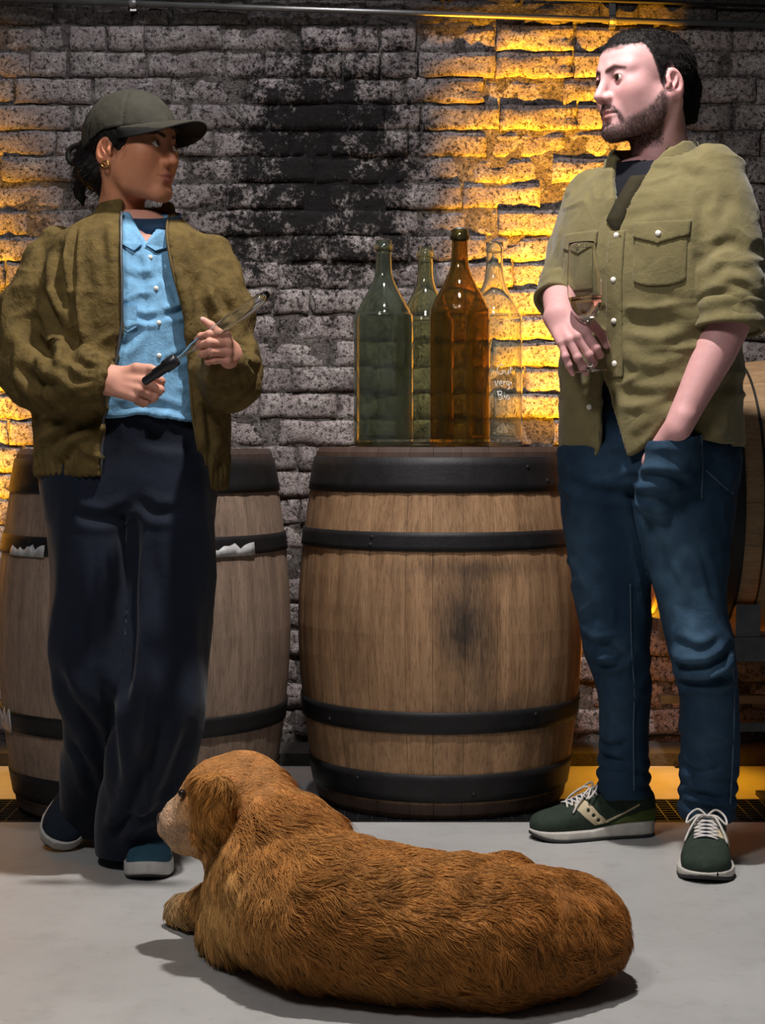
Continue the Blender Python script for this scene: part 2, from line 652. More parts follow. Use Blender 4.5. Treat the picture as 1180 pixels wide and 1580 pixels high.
wall = MB().box((-2.6, WALL_Y - 0.0125, -0.02), (2.6, WALL_Y + 0.3, 2.75)).build('wall_back', M_mortar)
tag(wall, 'old sooty brick cellar wall lit by amber uplights', None, kind='structure')
COURSE = 0.075
variants = {'s': [brick_mesh(i, 0.216) for i in range(9)], 'h': [brick_mesh(20 + i, 0.100) for i in range(4)]}
rest = MB()
n_single = 0
rr = random.Random(3)
z0 = 0.874 + 0.0375 - 12 * COURSE
for row in range(37):
    z = z0 + row * COURSE
    if z < 0.02 or z > 2.72: continue
    x = -2.55 - rr.uniform(0, 0.2)
    while x < 2.5:
        kind = 'h' if rr.random() < 0.16 else 's'
        L = 0.100 if kind == 'h' else 0.216
        gap = rr.uniform(0.005, 0.011)
        cx = x + L / 2
        x += L + gap
        me, V, F = rr.choice(variants[kind])
        dy = rr.uniform(-0.006, 0.009)
        dz = rr.uniform(-0.002, 0.002)
        loc = (cx, WALL_Y + 0.028 + dy, z + dz)
        px = 590 + FPX * cx / WALL_Y
        py = HORIZON - FPX * (z - CAM_H) / WALL_Y
        hid = (470 < px < 860 and py > 720) or (20 < px < 430 and py > 740) or (70 < px < 330 and py > 400) or (930 < px < 1130 and 330 < py < 1150) or (1000 < px < 1260 and py > 600) or py > 1120
        if -70 < px < 1250 and py > -30 and not hid:
            o = link('brick', me, wall)
            o.location = loc
            o.rotation_euler = (0, rr.uniform(-0.012, 0.012), 0)
            n_single += 1
        else:
            rest.add([(v[0] + loc[0], v[1] + loc[1], v[2] + loc[2]) for v in V], F)
ro = rest.build('bricks', M_brick, wall, True)
ro['kind'] = 'stuff'
print('single bricks', n_single)

# floor: pale sealed concrete, a sunk channel with a grating, a strip of the same concrete up to the wall
m, nt, b = new_mat('pale_concrete')
pos = nd(nt, 'ShaderNodeNewGeometry').outputs['Position']
n1 = noise(nt, 1.6, 5, 0.6, pos); n2 = noise(nt, 14, 5, 0.7, pos); n3 = noise(nt, 60, 3, 0.6, pos)
c = ramp(nt, n1, [(0.3, (0.33, 0.325, 0.31)), (0.7, (0.42, 0.415, 0.40))])
c = mixc(nt, ramp(nt, n2, [(0.50, (0, 0, 0)), (0.72, (0.35,) * 3)]), c, (0.24, 0.23, 0.21))
c = mixc(nt, ramp(nt, n3, [(0.66, (0, 0, 0)), (0.74, (0.5,) * 3)]), c, (0.16, 0.15, 0.14))
nt.links.new(c, b.inputs['Base Color'])
b.inputs['Roughness'].default_value = 0.55
bump(nt, b, n2, 0.12, 0.004)
M_floor = m
M_iron = mat_basic('black_iron', (0.0095, 0.009, 0.0095), 0.55, 0.35, 25, 0.3, 120, 0.002, spec=0.3)
M_steel = mat_basic('grey_steel', (0.10, 0.105, 0.11), 0.45, 0.25, 18, 0.2, 150, 0.001, metal=0.6)
M_darkstone = mat_basic('dark_stone', (0.03, 0.027, 0.025), 0.9, 0.4, 14, 0.5, 60, 0.01)
fl = MB()
fl.box((-3.0, -1.5, -0.12), (3.0, 3.862, 0.0))
fl.box((-3.0, 3.862, -0.12), (3.0, 4.115, -0.035))
fl.box((-3.0, 4.115, -0.12), (3.0, 4.76, 0.0))
tag(fl.build('floor', M_floor), 'pale grey concrete cellar floor', None, kind='structure')
bb = MB().box((-2.6, 4.53, 0.0), (2.6, 4.70, 0.035)).build('baseboard_back', M_darkstone)
tag(bb, 'dark stone kerb at the foot of the brick wall', None, kind='structure')
gr = empty('floor_grating', (0, 3.99, -0.035))
tag(gr, 'black steel floor grating running along in front of the barrels', 'grating')
f = MB()
f.box((-2.6, -0.124, 0.0), (2.6, -0.114, 0.035)); f.box((-2.6, 0.114, 0.0), (2.6, 0.124, 0.035))
f.build('frame', M_iron, gr)
g = MB()
for k in range(9):
    y = -0.10 + k * 0.025
    g.box((-2.6, y - 0.002, 0.008), (2.6, y + 0.002, 0.034))
k = -2.6
while k < 2.6:
    g.box((k, -0.114, 0.012), (k + 0.003, 0.114, 0.0345))
    k += 0.033
go = g.build('bars', M_iron, gr)
go['kind'] = 'stuff'

# conduit across the top of the wall
M_pipe = mat_basic('conduit_metal', (0.22, 0.215, 0.21), 0.35, 0.2, 10, 0.1, 90, 0.001, metal=0.8)
cy = WALL_Y - 0.045
p0, p1 = at(-160, -7, cy), at(1330, 44, cy)
cd = empty('conduit', tuple(p0))
tag(cd, 'thin metal conduit running along the top of the brick wall', 'pipe')
MB().tube([(0, 0, 0), tuple(p1 - p0)], 0.0085, 10).build('pipe', M_pipe, cd, True)
for px in (205, 945):
    q = at(px, 0, cy)
    t = (q[0] - p0[0]) / (p1[0] - p0[0])
    q = (p1 - p0) * t
    c = MB()
    c.lathe([(0.013, -0.009), (0.014, 0.0), (0.013, 0.009)], 16, (0, 0, 0))
    c.V = [(q[0] + v[2], q[1] + v[0], q[2] + v[1]) for v in c.V]
    c.box((q[0] - 0.009, q[1] + 0.004, q[2] - 0.02), (q[0] + 0.009, q[1] + 0.03, q[2] + 0.05))
    c.build('clip', M_pipe, cd, False)
p0, p1 = at(-160, -34, cy), at(720, -6, cy)
MB().tube([tuple(p0), tuple((p0 + p1) / 2 + np.array([0, 0, -0.006])), tuple(p1), tuple(at(1330, 14, cy))], 0.005, 8).build('cable', M_iron, None, True)
tag(bpy.data.objects['cable'], 'thin black cable strung just above the conduit', 'cable')


# ------------------------------------------------------------------ barrels
def oak_material(name, c1, c2, stain=None, rim=True):
    m, nt, b = new_mat(name)
    v = coords(nt, 'Object', (9, 9, 0.7))
    v2 = coords(nt, 'Object')
    info = nd(nt, 'ShaderNodeObjectInfo').outputs['Random']
    grain = noise(nt, 6, 6, 0.65, v, 0.3)
    fine = noise(nt, 30, 4, 0.7, v)
    blot = noise(nt, 5, 5, 0.65, v2)
    c = ramp(nt, grain, [(0.28, c1), (0.68, c2)])
    k = ramp(nt, info, [(0.0, (0.88, 0.87, 0.86)), (1.0, (1.10, 1.08, 1.06))])
    c = mixc(nt, 1.0, c, k, 'MULTIPLY')
    c = mixc(nt, ramp(nt, fine, [(0.35, (0.55,) * 3), (0.5, (0, 0, 0))]), c, tuple(x * 0.45 for x in c1))
    c = mixc(nt, ramp(nt, blot, [(0.50, (0, 0, 0)), (0.75, (0.55,) * 3)]), c, tuple(x * 0.42 for x in c1))
    sx = nd(nt, 'ShaderNodeSeparateXYZ')
    nt.links.new(v2, sx.inputs[0])
    if stain:
        for (ax, az, rx, rz, amt) in stain:
            dx = math_n(nt, 'DIVIDE', math_n(nt, 'SUBTRACT', sx.outputs[0], ax), rx)
            dz = math_n(nt, 'DIVIDE', math_n(nt, 'SUBTRACT', sx.outputs[2], az), rz)
            d = math_n(nt, 'SQRT', math_n(nt, 'ADD', math_n(nt, 'MULTIPLY', dx, dx), math_n(nt, 'MULTIPLY', dz, dz)))
            d = math_n(nt, 'ADD', d, math_n(nt, 'MULTIPLY', math_n(nt, 'SUBTRACT', blot, 0.5), 1.6))
            d = math_n(nt, 'ADD', d, math_n(nt, 'MULTIPLY', math_n(nt, 'SUBTRACT', fine, 0.5), 0.8))
            fr = nd(nt, 'ShaderNodeMath', operation='LESS_THAN')
            nt.links.new(sx.outputs[1], fr.inputs[0])
            fr.inputs[1].default_value = 0.0
            s = math_n(nt, 'MULTIPLY', ramp(nt, d, [(0.1, (amt,) * 3), (1.0, (0, 0, 0))]), fr.outputs[0])
            c = mixc(nt, s, c, (0.022, 0.018, 0.016))
    if rim:   # wine-darkened chimes
        e = math_n(nt, 'ABSOLUTE', math_n(nt, 'SUBTRACT', sx.outputs[2], 0.4365))
        s = ramp(nt, e, [(0.395, (0, 0, 0)), (0.402, (0.9,) * 3)])
        c = mixc(nt, s, c, (0.030, 0.018, 0.017))
    nt.links.new(c, b.inputs['Base Color'])
    b.inputs['Roughness'].default_value = 0.7
    b.inputs['Specular IOR Level'].default_value = 0.3
    bump(nt, b, math_n(nt, 'ADD', grain, math_n(nt, 'MULTIPLY', fine, 0.6)), 0.25, 0.004)
    return m


M_scrape = mat_basic('bare_metal_scrape', (0.42, 0.42, 0.42), 0.5, 0.3, 60, 0.3, 200, 0.001)


def barrel(name, mat, seed, label, Hb=0.873, r_end=0.309, r_mid=0.358, hoops=((0.041, 0.109), (0.206, 0.258), (0.631, 0.675), (0.767, 0.850)), turn=0.0, scrapes=()):
    t = empty(name)
    tag(t, label, 'barrel')
    r = random.Random(seed)

    def R(z):
        u = abs(z / Hb - 0.5) * 2
        return r_mid - (r_mid - r_end) * u ** 1.75
    w = [r.uniform(0.7, 1.3) for _ in range(24)]
    tot = sum(w)
    a = turn
    zs = [0.0, 0.012, 0.05] + [0.05 + (Hb - 0.10) * k / 12 for k in range(1, 13)] + [Hb - 0.012, Hb]
    zs = sorted(set(zs))
    for wi in w:
        da = 2 * PI * wi / tot
        n = 4
        V, F = [], []
        g = 0.0009
        for z in zs:
            rz = R(z)
            ch = 0.006 if z in (0.0, Hb) else 0.0
            for k in range(n + 1):
                ang = a + g / rz * 0.5 + (da - g / rz) * k / n
                ro = rz - ch - (0.0015 if k in (0, n) else 0)
                V.append((ro * math.cos(ang), ro * math.sin(ang), z))
            for k in range(n, -1, -1):
                ang = a + g / rz * 0.5 + (da - g / rz) * k / n
                V.append(((rz - 0.027 + ch) * math.cos(ang), (rz - 0.027 + ch) * math.sin(ang), z))
        m_ = 2 * (n + 1)
        for j in range(len(zs) - 1):
            for k in range(m_):
                F.append((j * m_ + k, j * m_ + (k + 1) % m_, (j + 1) * m_ + (k + 1) % m_, (j + 1) * m_ + k))
        F.append(tuple(range(m_))[::-1])
        F.append(tuple((len(zs) - 1) * m_ + k for k in range(m_)))
        link('stave', mesh_np('stave', V, F, False), t, mat)
        a += da
    for h0, h1 in hoops:
        prof = [(R(h0) + 0.0005, h0), (R(h0) + 0.0042, h0 + 0.001)]
        for k in range(1, 4):
            z = h0 + (h1 - h0) * k / 4
            prof.append((R(z) + 0.0042, z))
        prof += [(R(h1) + 0.0042, h1 - 0.001), (R(h1) + 0.0005, h1)]
        ho = MB().lathe(prof, 72, cap=False).build('hoop', M_iron, t, True)
        for dz in (0.3, 0.7):
            z = h0 + (h1 - h0) * dz
            rv = MB()
            ang = -PI / 2 + r.uniform(-0.9, 0.9)
            c = np.array([math.cos(ang), math.sin(ang), 0])
            p = c * (R(z) + 0.0035)
            rv.tube([tuple(p + (0, 0, z)), tuple(p + c * 0.003 + (0, 0, z))], [0.006, 0.004], 8)
            rv.build('rivet', M_iron, ho, True)
    for ang0, ang1, z0_, z1_ in scrapes:       # strips of worn bare metal and torn label on the hoops
        V, F = [], []
        n = 14
        for k in range(n + 1):
            ang = ang0 + (ang1 - ang0) * k / n
            top = z0_ + (z1_ - z0_) * (0.35 + 0.65 * abs(vnoise(np.array([[k * 0.9 + seed, 3.3, 1.0]]))[0]) * 1.4)
            for z in (z0_, min(top, z1_)):
                V.append(((R(z) + 0.0052) * math.cos(ang), (R(z) + 0.0052) * math.sin(ang), z))
        for k in range(n):
            F.append((2 * k, 2 * k + 2, 2 * k + 3, 2 * k + 1))
        so = link('scrape', mesh_np('scrape', V, F, True), t, M_scrape)
        so.modifiers.new('thick', 'SOLIDIFY').thickness = 0.0012
        so['label'] = 'pale scraped patch on the hoop'
    # heads: boards
    for zc in (0.028, Hb - 0.034):
        nb = 7
        rh = R(zc) - 0.028
        for k in range(nb):
            x0 = -rh + 2 * rh * k / nb + 0.0008
            x1 = -rh + 2 * rh * (k + 1) / nb - 0.0008
            xs = [x0 + (x1 - x0) * q / 4 for q in range(5)]
            top = [(x, math.sqrt(max(rh * rh - x * x, 1e-5))) for x in xs]
            poly = [(x, -y) for x, y in top] + top[::-1]
            nP = len(poly)
            V = [(x, y, zc - 0.010) for x, y in poly] + [(x, y, zc + 0.010) for x, y in poly]
            F = [tuple(range(nP))[::-1], tuple(range(nP, 2 * nP))] + [(q, (q + 1) % nP, nP + (q + 1) % nP, nP + q) for q in range(nP)]
            link('head_board', mesh_np('head_board', V, F, False), t, mat)
    return t


M_oak_c = oak_material('oak_amber', (0.215, 0.118, 0.058), (0.41, 0.25, 0.135), stain=[(0.050, 0.45, 0.085, 0.15, 0.9), (0.10, 0.25, 0.20, 0.06, 0.65), (0.08, 0.33, 0.05, 0.09, 0.5), (0.07, 0.59, 0.22, 0.03, 0.55)])
M_oak_l = oak_material('oak_greyed', (0.185, 0.130, 0.095), (0.335, 0.24, 0.18), stain=[(0.13, 0.56, 0.03, 0.07, 0.7), (0.14, 0.30, 0.02, 0.07, 0.8)])
M_oak_r = oak_material('oak_tan', (0.27, 0.17, 0.085), (0.40, 0.26, 0.14))
bc = barrel('wine_barrel', M_oak_c, 5, 'upright oak barrel with black hoops, bottles standing on its top', turn=0.1)
bc.location = (0.145, 4.19, 0)
bl = barrel('wine_barrel', M_oak_l, 9, 'upright greyish oak barrel with scraped hoops behind the person in the cap', Hb=0.868, turn=0.5,
            hoops=((0.041, 0.105), (0.205, 0.252), (0.622, 0.666), (0.765, 0.846)),
            scrapes=((-1.25, -0.62, 0.620, 0.650), (-2.55, -2.15, 0.620, 0.648), (-1.28, -1.12, 0.203, 0.225), (-2.92, -2.55, 0.200, 0.258)))
bl.location = (-0.585, 4.10, 0)
br = barrel('wine_barrel', M_oak_r, 14, 'oak barrel lying on its side on a steel rack', turn=0.3, hoops=((0.008, 0.085), (0.150, 0.190), (0.232, 0.238), (0.635, 0.641), (0.68, 0.72), (0.79, 0.865)))
br.location = (0.685, 4.33, 0.745)
br.rotation_euler = (0, PI / 2, 0)

# rack under the lying barrel
rk = empty('barrel_rack', (1.10, 4.33, 0))
tag(rk, 'grey steel rack carrying the lying barrel', 'rack')
M_rack = M_steel
for sx_ in (-0.255, 0.33):
    for sy_ in (-0.22, 0.22):
        x = sx_ if not (sx_ < 0 and sy_ < 0) else -0.115
        MB().box((x - 0.018, sy_ - 0.02, 0.012), (x + 0.018, sy_ + 0.02, 0.345)).build('post', M_rack, rk)
        MB().box((x - 0.05, sy_ - 0.05, 0.0), (x + 0.05, sy_ + 0.05, 0.012)).build('foot_plate', M_iron, rk)
for sy_ in (-0.22, 0.22):
    MB().box((-0.34, sy_ - 0.028, 0.345), (0.42, sy_ + 0.028, 0.405)).build('beam', M_rack, rk)
    MB().box((-0.34, sy_ - 0.015, 0.170), (0.42, sy_ + 0.015, 0.192)).build('rail', M_rack, rk)
for sx_ in (-0.20, 0.16):
    for sy_ in (-0.155, 0.155):
        s = 1 if sy_ > 0 else -1
        w_ = MB()
        prof = [(s * 0.245, 0.405), (s * 0.105, 0.405), (s * 0.125, 0.412), (s * 0.17, 0.436), (s * 0.215, 0.470), (s * 0.245, 0.485)]
        n = len(prof)
        V = [(sx_ - 0.03, y, z) for y, z in prof] + [(sx_ + 0.03, y, z) for y, z in prof]
        w_.add(V, [tuple(range(n)), tuple(range(n, 2 * n))[::-1]] + [(q, n + q, n + (q + 1) % n, (q + 1) % n) for q in range(n)])
        w_.build('cradle', M_rack, rk)


# ------------------------------------------------------------------ bottles
def bottle(loc, Hh, Rb, mat, label, wine=None, neck=0.0185, body=0.60, lip=True, n=48):
    t = empty('glass_bottle', loc)
    tag(t, label, 'bottle', 'large old bottles on the barrel')
    pts = [(0.0, 0.012), (Rb * 0.55, 0.006), (Rb * 0.90, 0.0), (Rb * 0.985, 0.008), (Rb, 0.025), (Rb, Hh * body * 0.5), (Rb * 0.995, Hh * body), (Rb * 0.93, Hh * (body + 0.045)), (Rb * 0.74, Hh * (body + 0.10)), (Rb * 0.52, Hh * (body + 0.155)), (neck * 1.25, Hh * (body + 0.22)), (neck * 1.07, Hh * (body + 0.28)), (neck, Hh * 0.95)]
    prof = [tuple(p) for p in spline(pts, 4)]
    prof = [(max(r, 0.0008), z) for r, z in prof]
    th = 0.0032
    outer = prof + [(neck, Hh - 0.026), (neck + 0.0045, Hh - 0.024), (neck + 0.005, Hh - 0.016), (neck + 0.0015, Hh - 0.013), (neck + 0.0015, Hh - 0.002), (neck, Hh)]
    inner = [(neck - th, Hh)] + [(max(r - th, 0.0005), max(z, 0.012) + (0.006 if z < 0.03 else 0)) for r, z in reversed(prof)]
    MB().lathe(outer + inner, n, cap=False).build('glass', mat, t, True)
    return t


M_gl_green = mat_glass('smoky_green_glass', (0.36, 0.41, 0.28), 0.03, 0.09, (0.24, 0.27, 0.22))
M_gl_green2 = mat_glass('olive_glass', (0.66, 0.68, 0.40), 0.02, 0.05)
M_gl_amber = mat_glass('amber_glass', (0.50, 0.35, 0.07), 0.02, 0.03, (0.4, 0.3, 0.1))
M_gl_clear = mat_glass('pale_glass', (0.90, 0.93, 0.82), 0.02, 0.05, (0.45, 0.46, 0.40))
M_white = mat_basic('white_marker', (0.85, 0.85, 0.83), 0.7, 0.05, 30, 0.0)
TOPZ = 0.8735
bottle((0.003, 4.08, TOPZ), 0.508, 0.0735, M_gl_green, 'large smoky green glass bottle, leftmost on the barrel')
bottle((0.112, 4.33, TOPZ), 0.520, 0.0720, M_gl_green2, 'olive glass bottle standing behind the green and amber bottles', neck=0.019)
ab = bottle((0.187, 4.02, TOPZ), 0.526, 0.0735, M_gl_amber, 'tallest amber glass bottle, front and centre on the barrel', neck=0.019)
MB().lathe([(0.0175, 0.500), (0.0175, 0.528), (0.012, 0.531)], 24).build('stopper', M_steel, ab, True)
cb = bottle((0.286, 4.24, TOPZ), 0.522, 0.0715, M_gl_clear, 'pale clear glass bottle with white handwriting, rightmost on the barrel', neck=0.0205)


def pen(strokes, R, ang0, scale, z0_, name, parent, mat, r=0.0011):
    """pen strokes (u across, v up) wrapped on a bottle of radius R"""
    b_ = MB()
    for s in strokes:
        p = spline(s, 5) if len(s) > 2 else np.array(s, float)
        b_.tube([((R + 0.0006) * math.sin(ang0 + u * scale / R), -(R + 0.0006) * math.cos(ang0 + u * scale / R), z0_ + v * scale) for u, v in p], r, 6)
    return b_.build(name, mat, parent, True)


Gs = [[(2.2, 2.6), (1.2, 3.0), (0.2, 2.0), (0.0, 1.0), (0.5, 0.1), (1.5, 0.2), (1.9, 1.0), (1.2, 1.1)], [(2.4, 1.2), (2.5, 0.3), (3.0, 0.1), (3.5, 0.4), (3.6, 1.3), (3.7, 0.2)], [(4.4, 2.4), (4.3, 0.6), (4.8, 0.1)], [(3.9, 1.5), (5.1, 1.6)]]
vs = [[(-0.6, 1.6), (-0.2, 0.1), (0.4, 1.7)], [(0.8, 0.9), (1.5, 1.0), (1.3, 1.7), (0.8, 1.2), (1.0, 0.2), (1.6, 0.2)], [(2.1, 1.5), (2.1, 0.2), (2.2, 1.1), (2.8, 1.5)], [(3.9, 1.4), (3.2, 1.4), (3.1, 0.5), (3.8, 0.5), (3.9, 1.5), (3.9, -0.6), (3.2, -0.8)], [(4.6, 1.4), (4.6, 0.2)]]
Bs = [[(0.3, 2.6), (0.5, 0.0)], [(0.0, 2.4), (1.3, 2.5), (1.3, 1.6), (0.4, 1.4), (1.6, 1.1), (1.5, 0.1), (0.5, 0.0)], [(2.3, 1.3), (2.4, 0.0)], [(2.3, 2.0), (2.33, 2.1)], [(3.6, 1.2), (3.0, 0.9), (3.1, 0.1), (3.8, 0.1), (4.0, 0.8), (3.5, 1.2)]]
allp = [[(u, v + 7.6) for u, v in s] for s in Gs] + [[(u - 0.1, v + 4.0) for u, v in s] for s in vs] + [[(u - 0.1, v) for u, v in s] for s in Bs]
hw = pen(allp, 0.0715, 0.03, 0.0083, 0.118, 'handwriting', cb, M_white)
hw['label'] = 'white handwritten lettering on the glass'
# ------------------------------------------------------------------ people: shared shapes
def add_part(name, VQ, mat, parent, cols=None, smooth=True):
    V, Q = VQ
    base = np.array(parent.location)
    p = parent
    while p.parent is not None:
        p = p.parent
        base = base + np.array(p.location)
    return link(name, mesh_np(name, V - base, Q, smooth, cols), parent, mat)


def part_mb(name, mb, mat, parent, smooth=True):
    base = np.array(parent.location)
    p = parent
    while p.parent is not None:
        p = p.parent
        base = base + np.array(p.location)
    mb.V = [tuple(np.array(v) - base) for v in mb.V]
    return mb.build(name, mat, parent, smooth)


def join(parts):
    V, Q, n = [], [], 0
    for v, q in parts:
        V.append(v); Q.append(q + n); n += len(v)
    return np.vstack(V), np.vstack(Q)


class Frame:
    def __init__(s, c, yaw, pitch=0, roll=0, scale=1.0):
        s.c = np.asarray(c, float); s.k = scale
        s.R = rot(0, 0, yaw) @ rot(pitch, 0, 0) @ rot(0, roll, 0)

    def loc(s, P):
        return ((P - s.c) @ s.R) / s.k

    def wld(s, q):
        return np.asarray(q, float) @ s.R.T * s.k + s.c


def head_sdf(q, male=True):
    """q in head coordinates: face to -y, eyes at z=0"""
    ax = np.abs(q[:, 0])
    m = q.copy(); m[:, 0] = ax
    d = ell(q, (0, 0.022, 0.020), (0.0765, 0.097, 0.082))
    d = smin(d, ell(q, (0, -0.036, 0.030), (0.060, 0.050, 0.052)), 0.03)
    d = smin(d, ell(q, (0, -0.030, -0.036), (0.060, 0.058, 0.078)), 0.03)
    jw = 1.0 if male else 0.90
    d = smin(d, chain(m, [(0.056 * jw, 0.006, -0.050), (0.050 * jw, -0.022, -0.088), (0.012, -0.074, -0.104)], [0.020, 0.019 * jw, 0.016]), 0.028)
    d = smin(d, ell(q, (0, -0.079, -0.100), (0.021, 0.017, 0.017)), 0.02)
    d = smin(d, sph(m, (0.044, -0.056, -0.024), 0.021), 0.028)
    d = smin(d, ell(m, (0.036, -0.034, -0.056), (0.026, 0.034, 0.032)), 0.03)
    if male:
        d = smin(d, chain(m, [(0.048, -0.062, 0.019), (0.014, -0.080, 0.018)], [0.011, 0.011]), 0.014)
    # sockets and lids
    d = smax(d, -sph(m, (0.034, -0.102, -0.003), 0.019), 0.014)
    d = smin(d, sph(m, (0.0325, -0.0715, -0.001), 0.0160), 0.004)
    d = smax(d, -ell(m, (0.0330, -0.0895, -0.001), (0.0150, 0.012, 0.0040 if male else 0.0048)), 0.002)
    # nose
    n1 = chain(q, [(0, -0.083, 0.010), (0, -0.096, -0.012), (0, -0.108, -0.034)], [0.0085, 0.0085, 0.0105] if male else [0.007, 0.0075, 0.0095])
    n1 = smin(n1, sph(m, (0.0115, -0.0965, -0.038), 0.0085), 0.008)
    d = smin(d, n1, 0.012)
    d = smax(d, -ell(m, (0.0065, -0.103, -0.0465), (0.0038, 0.006, 0.0045)), 0.003)
    # mouth
    d = smin(d, ell(q, (0, -0.066, -0.066), (0.031, 0.029, 0.028)), 0.015)
    lip = chain(m, [(0.0, -0.0950, -0.0640), (0.007, -0.0945, -0.0630), (0.023, -0.0835, -0.0680)], [0.0046, 0.0050, 0.0022])
    d = smin(d, lip, 0.004)
    lip = chain(m, [(0.0, -0.0930, -0.0755), (0.010, -0.0910, -0.0745), (0.022, -0.0835, -0.0700)], [0.0062, 0.0056, 0.0022])
    d = smin(d, lip, 0.004)
    d = smax(d, -chain(m, [(0.0, -0.0995, -0.0692), (0.010, -0.0970, -0.0688), (0.026, -0.0850, -0.0690)], [0.0024, 0.0022, 0.0014]), 0.002)
    d = smax(d, -ell(q, (0, -0.099, -0.088), (0.016, 0.008, 0.006)), 0.008)
    # ear
    E = rot(14, 0, 0) @ rot(0, 0, -22)
    m = m + (0, 0, 0.010)
    e = ell(m, (0.080, 0.020, -0.010), (0.0085, 0.0185, 0.031), E)
    e = smin(e, ell(m, (0.076, 0.012, -0.033), (0.007, 0.010, 0.012)), 0.006)
    e = smax(e, -ell(m, (0.0885, 0.018, -0.006), (0.0075, 0.0110, 0.0200), E), 0.003)
    e = smin(e, chain(m, [(0.079, 0.004, 0.002), (0.083, 0.006, -0.010), (0.080, 0.004, -0.018)], [0.004, 0.0045, 0.004]), 0.003)
    e = smin(e, chain(m, [(0.083, 0.026, 0.010), (0.084, 0.022, -0.008), (0.082, 0.014, -0.022)], [0.0030, 0.0034, 0.0034]), 0.002)
    d = smin(d, e, 0.005)
    return d


def neck_sdf(q, male=True):
    r = 0.056 if male else 0.047
    d = chain(q, [(0, 0.030, -0.040), (0, 0.034, -0.115), (0, 0.046, -0.215)], [r, r * 0.96, r * 1.08])
    # the cords of the neck
    m = q.copy(); m[:, 0] = np.abs(q[:, 0])
    return smin(d, chain(m, [(0.060 if male else 0.052, 0.035, -0.055), (0.016, -0.008, -0.205)], [0.012, 0.011]), 0.03)


def face_colors(q, skin, lip, male):
    n = len(q)
    c = np.tile(np.array(skin, float), (n, 1))
    m = q.copy(); m[:, 0] = np.abs(q[:, 0])

    def put(mask, col):
        mk = np.clip(mask, 0, 1)[:, None]
        return c * (1 - mk) + np.array(col) * mk
    blush = np.exp(-(np.linalg.norm((m - (0.045, -0.065, -0.030)) / (0.028, 0.04, 0.022), axis=1)) ** 2) * 0.35
    c = put(blush, np.array(skin) * (1.05, 0.78, 0.76))
    ns = np.exp(-(np.linalg.norm((q - (0, -0.108, -0.036)) / 0.018, axis=1)) ** 2) * 0.3
    c = put(ns, np.array(skin) * (1.05, 0.75, 0.72))
    er = np.clip((m[:, 0] - 0.074) / 0.008, 0, 1) * 0.4 * (np.abs(q[:, 2]) < 0.05)
    c = put(er, np.array(skin) * (1.05, 0.72, 0.70))
    ld = np.minimum(chain(m, [(0.0, -0.0950, -0.0640), (0.007, -0.0945, -0.0630), (0.022, -0.0835, -0.0680)], [0.0046, 0.0050, 0.0020]),
                    chain(m, [(0.0, -0.0930, -0.0750), (0.010, -0.0910, -0.0740), (0.021, -0.0835, -0.0700)], [0.0062, 0.0056, 0.0020]))
    c = put(1 - ld / 0.0016, lip)
    lid = np.linalg.norm((m - (0.0330, -0.0895, -0.001)) / (0.0165, 0.014, 0.0088), axis=1)
    c = put((1.12 - lid) * 6 * 0.7, np.array(skin) * (0.45, 0.33, 0.30))
    return c, m


def blend(c, mask, col):
    mk = np.clip(mask, 0, 1)[:, None]
    return c * (1 - mk) + np.array(col) * mk


def eye_meshes(F, body, mat_w, mat_i, look):
    """two eyeballs with an iris disc each; look = world direction"""
    lk = np.asarray(look, float); lk = lk / np.linalg.norm(lk)
    for s in (-1, 1):
        c = F.wld((s * 0.0325, -0.0730, -0.001))
        r = 0.0143 * F.k
        b = MB()
        prof = [(max(r * math.sin(a), 1e-5), -r * math.cos(a)) for a in np.linspace(0.0, PI, 13)]
        b.lathe(prof, 20, cap=False)
        M_ = np.array(Vector(lk).to_track_quat('Z', 'Y').to_matrix())
        b.V = [tuple(M_ @ np.array(v) + c) for v in b.V]
        eo = part_mb('eye', b, mat_w, body)
        i = MB()
        prof = [(1e-5, r * 1.010)] + [(r * 1.012 * math.sin(a), r * 1.012 * math.cos(a)) for a in np.linspace(0.06, 0.52, 6)]
        i.lathe(prof[::-1], 20, cap=False)
        i.V = [tuple(M_ @ np.array(v) + c) for v in i.V]
        part_mb('iris', i, mat_i, body)


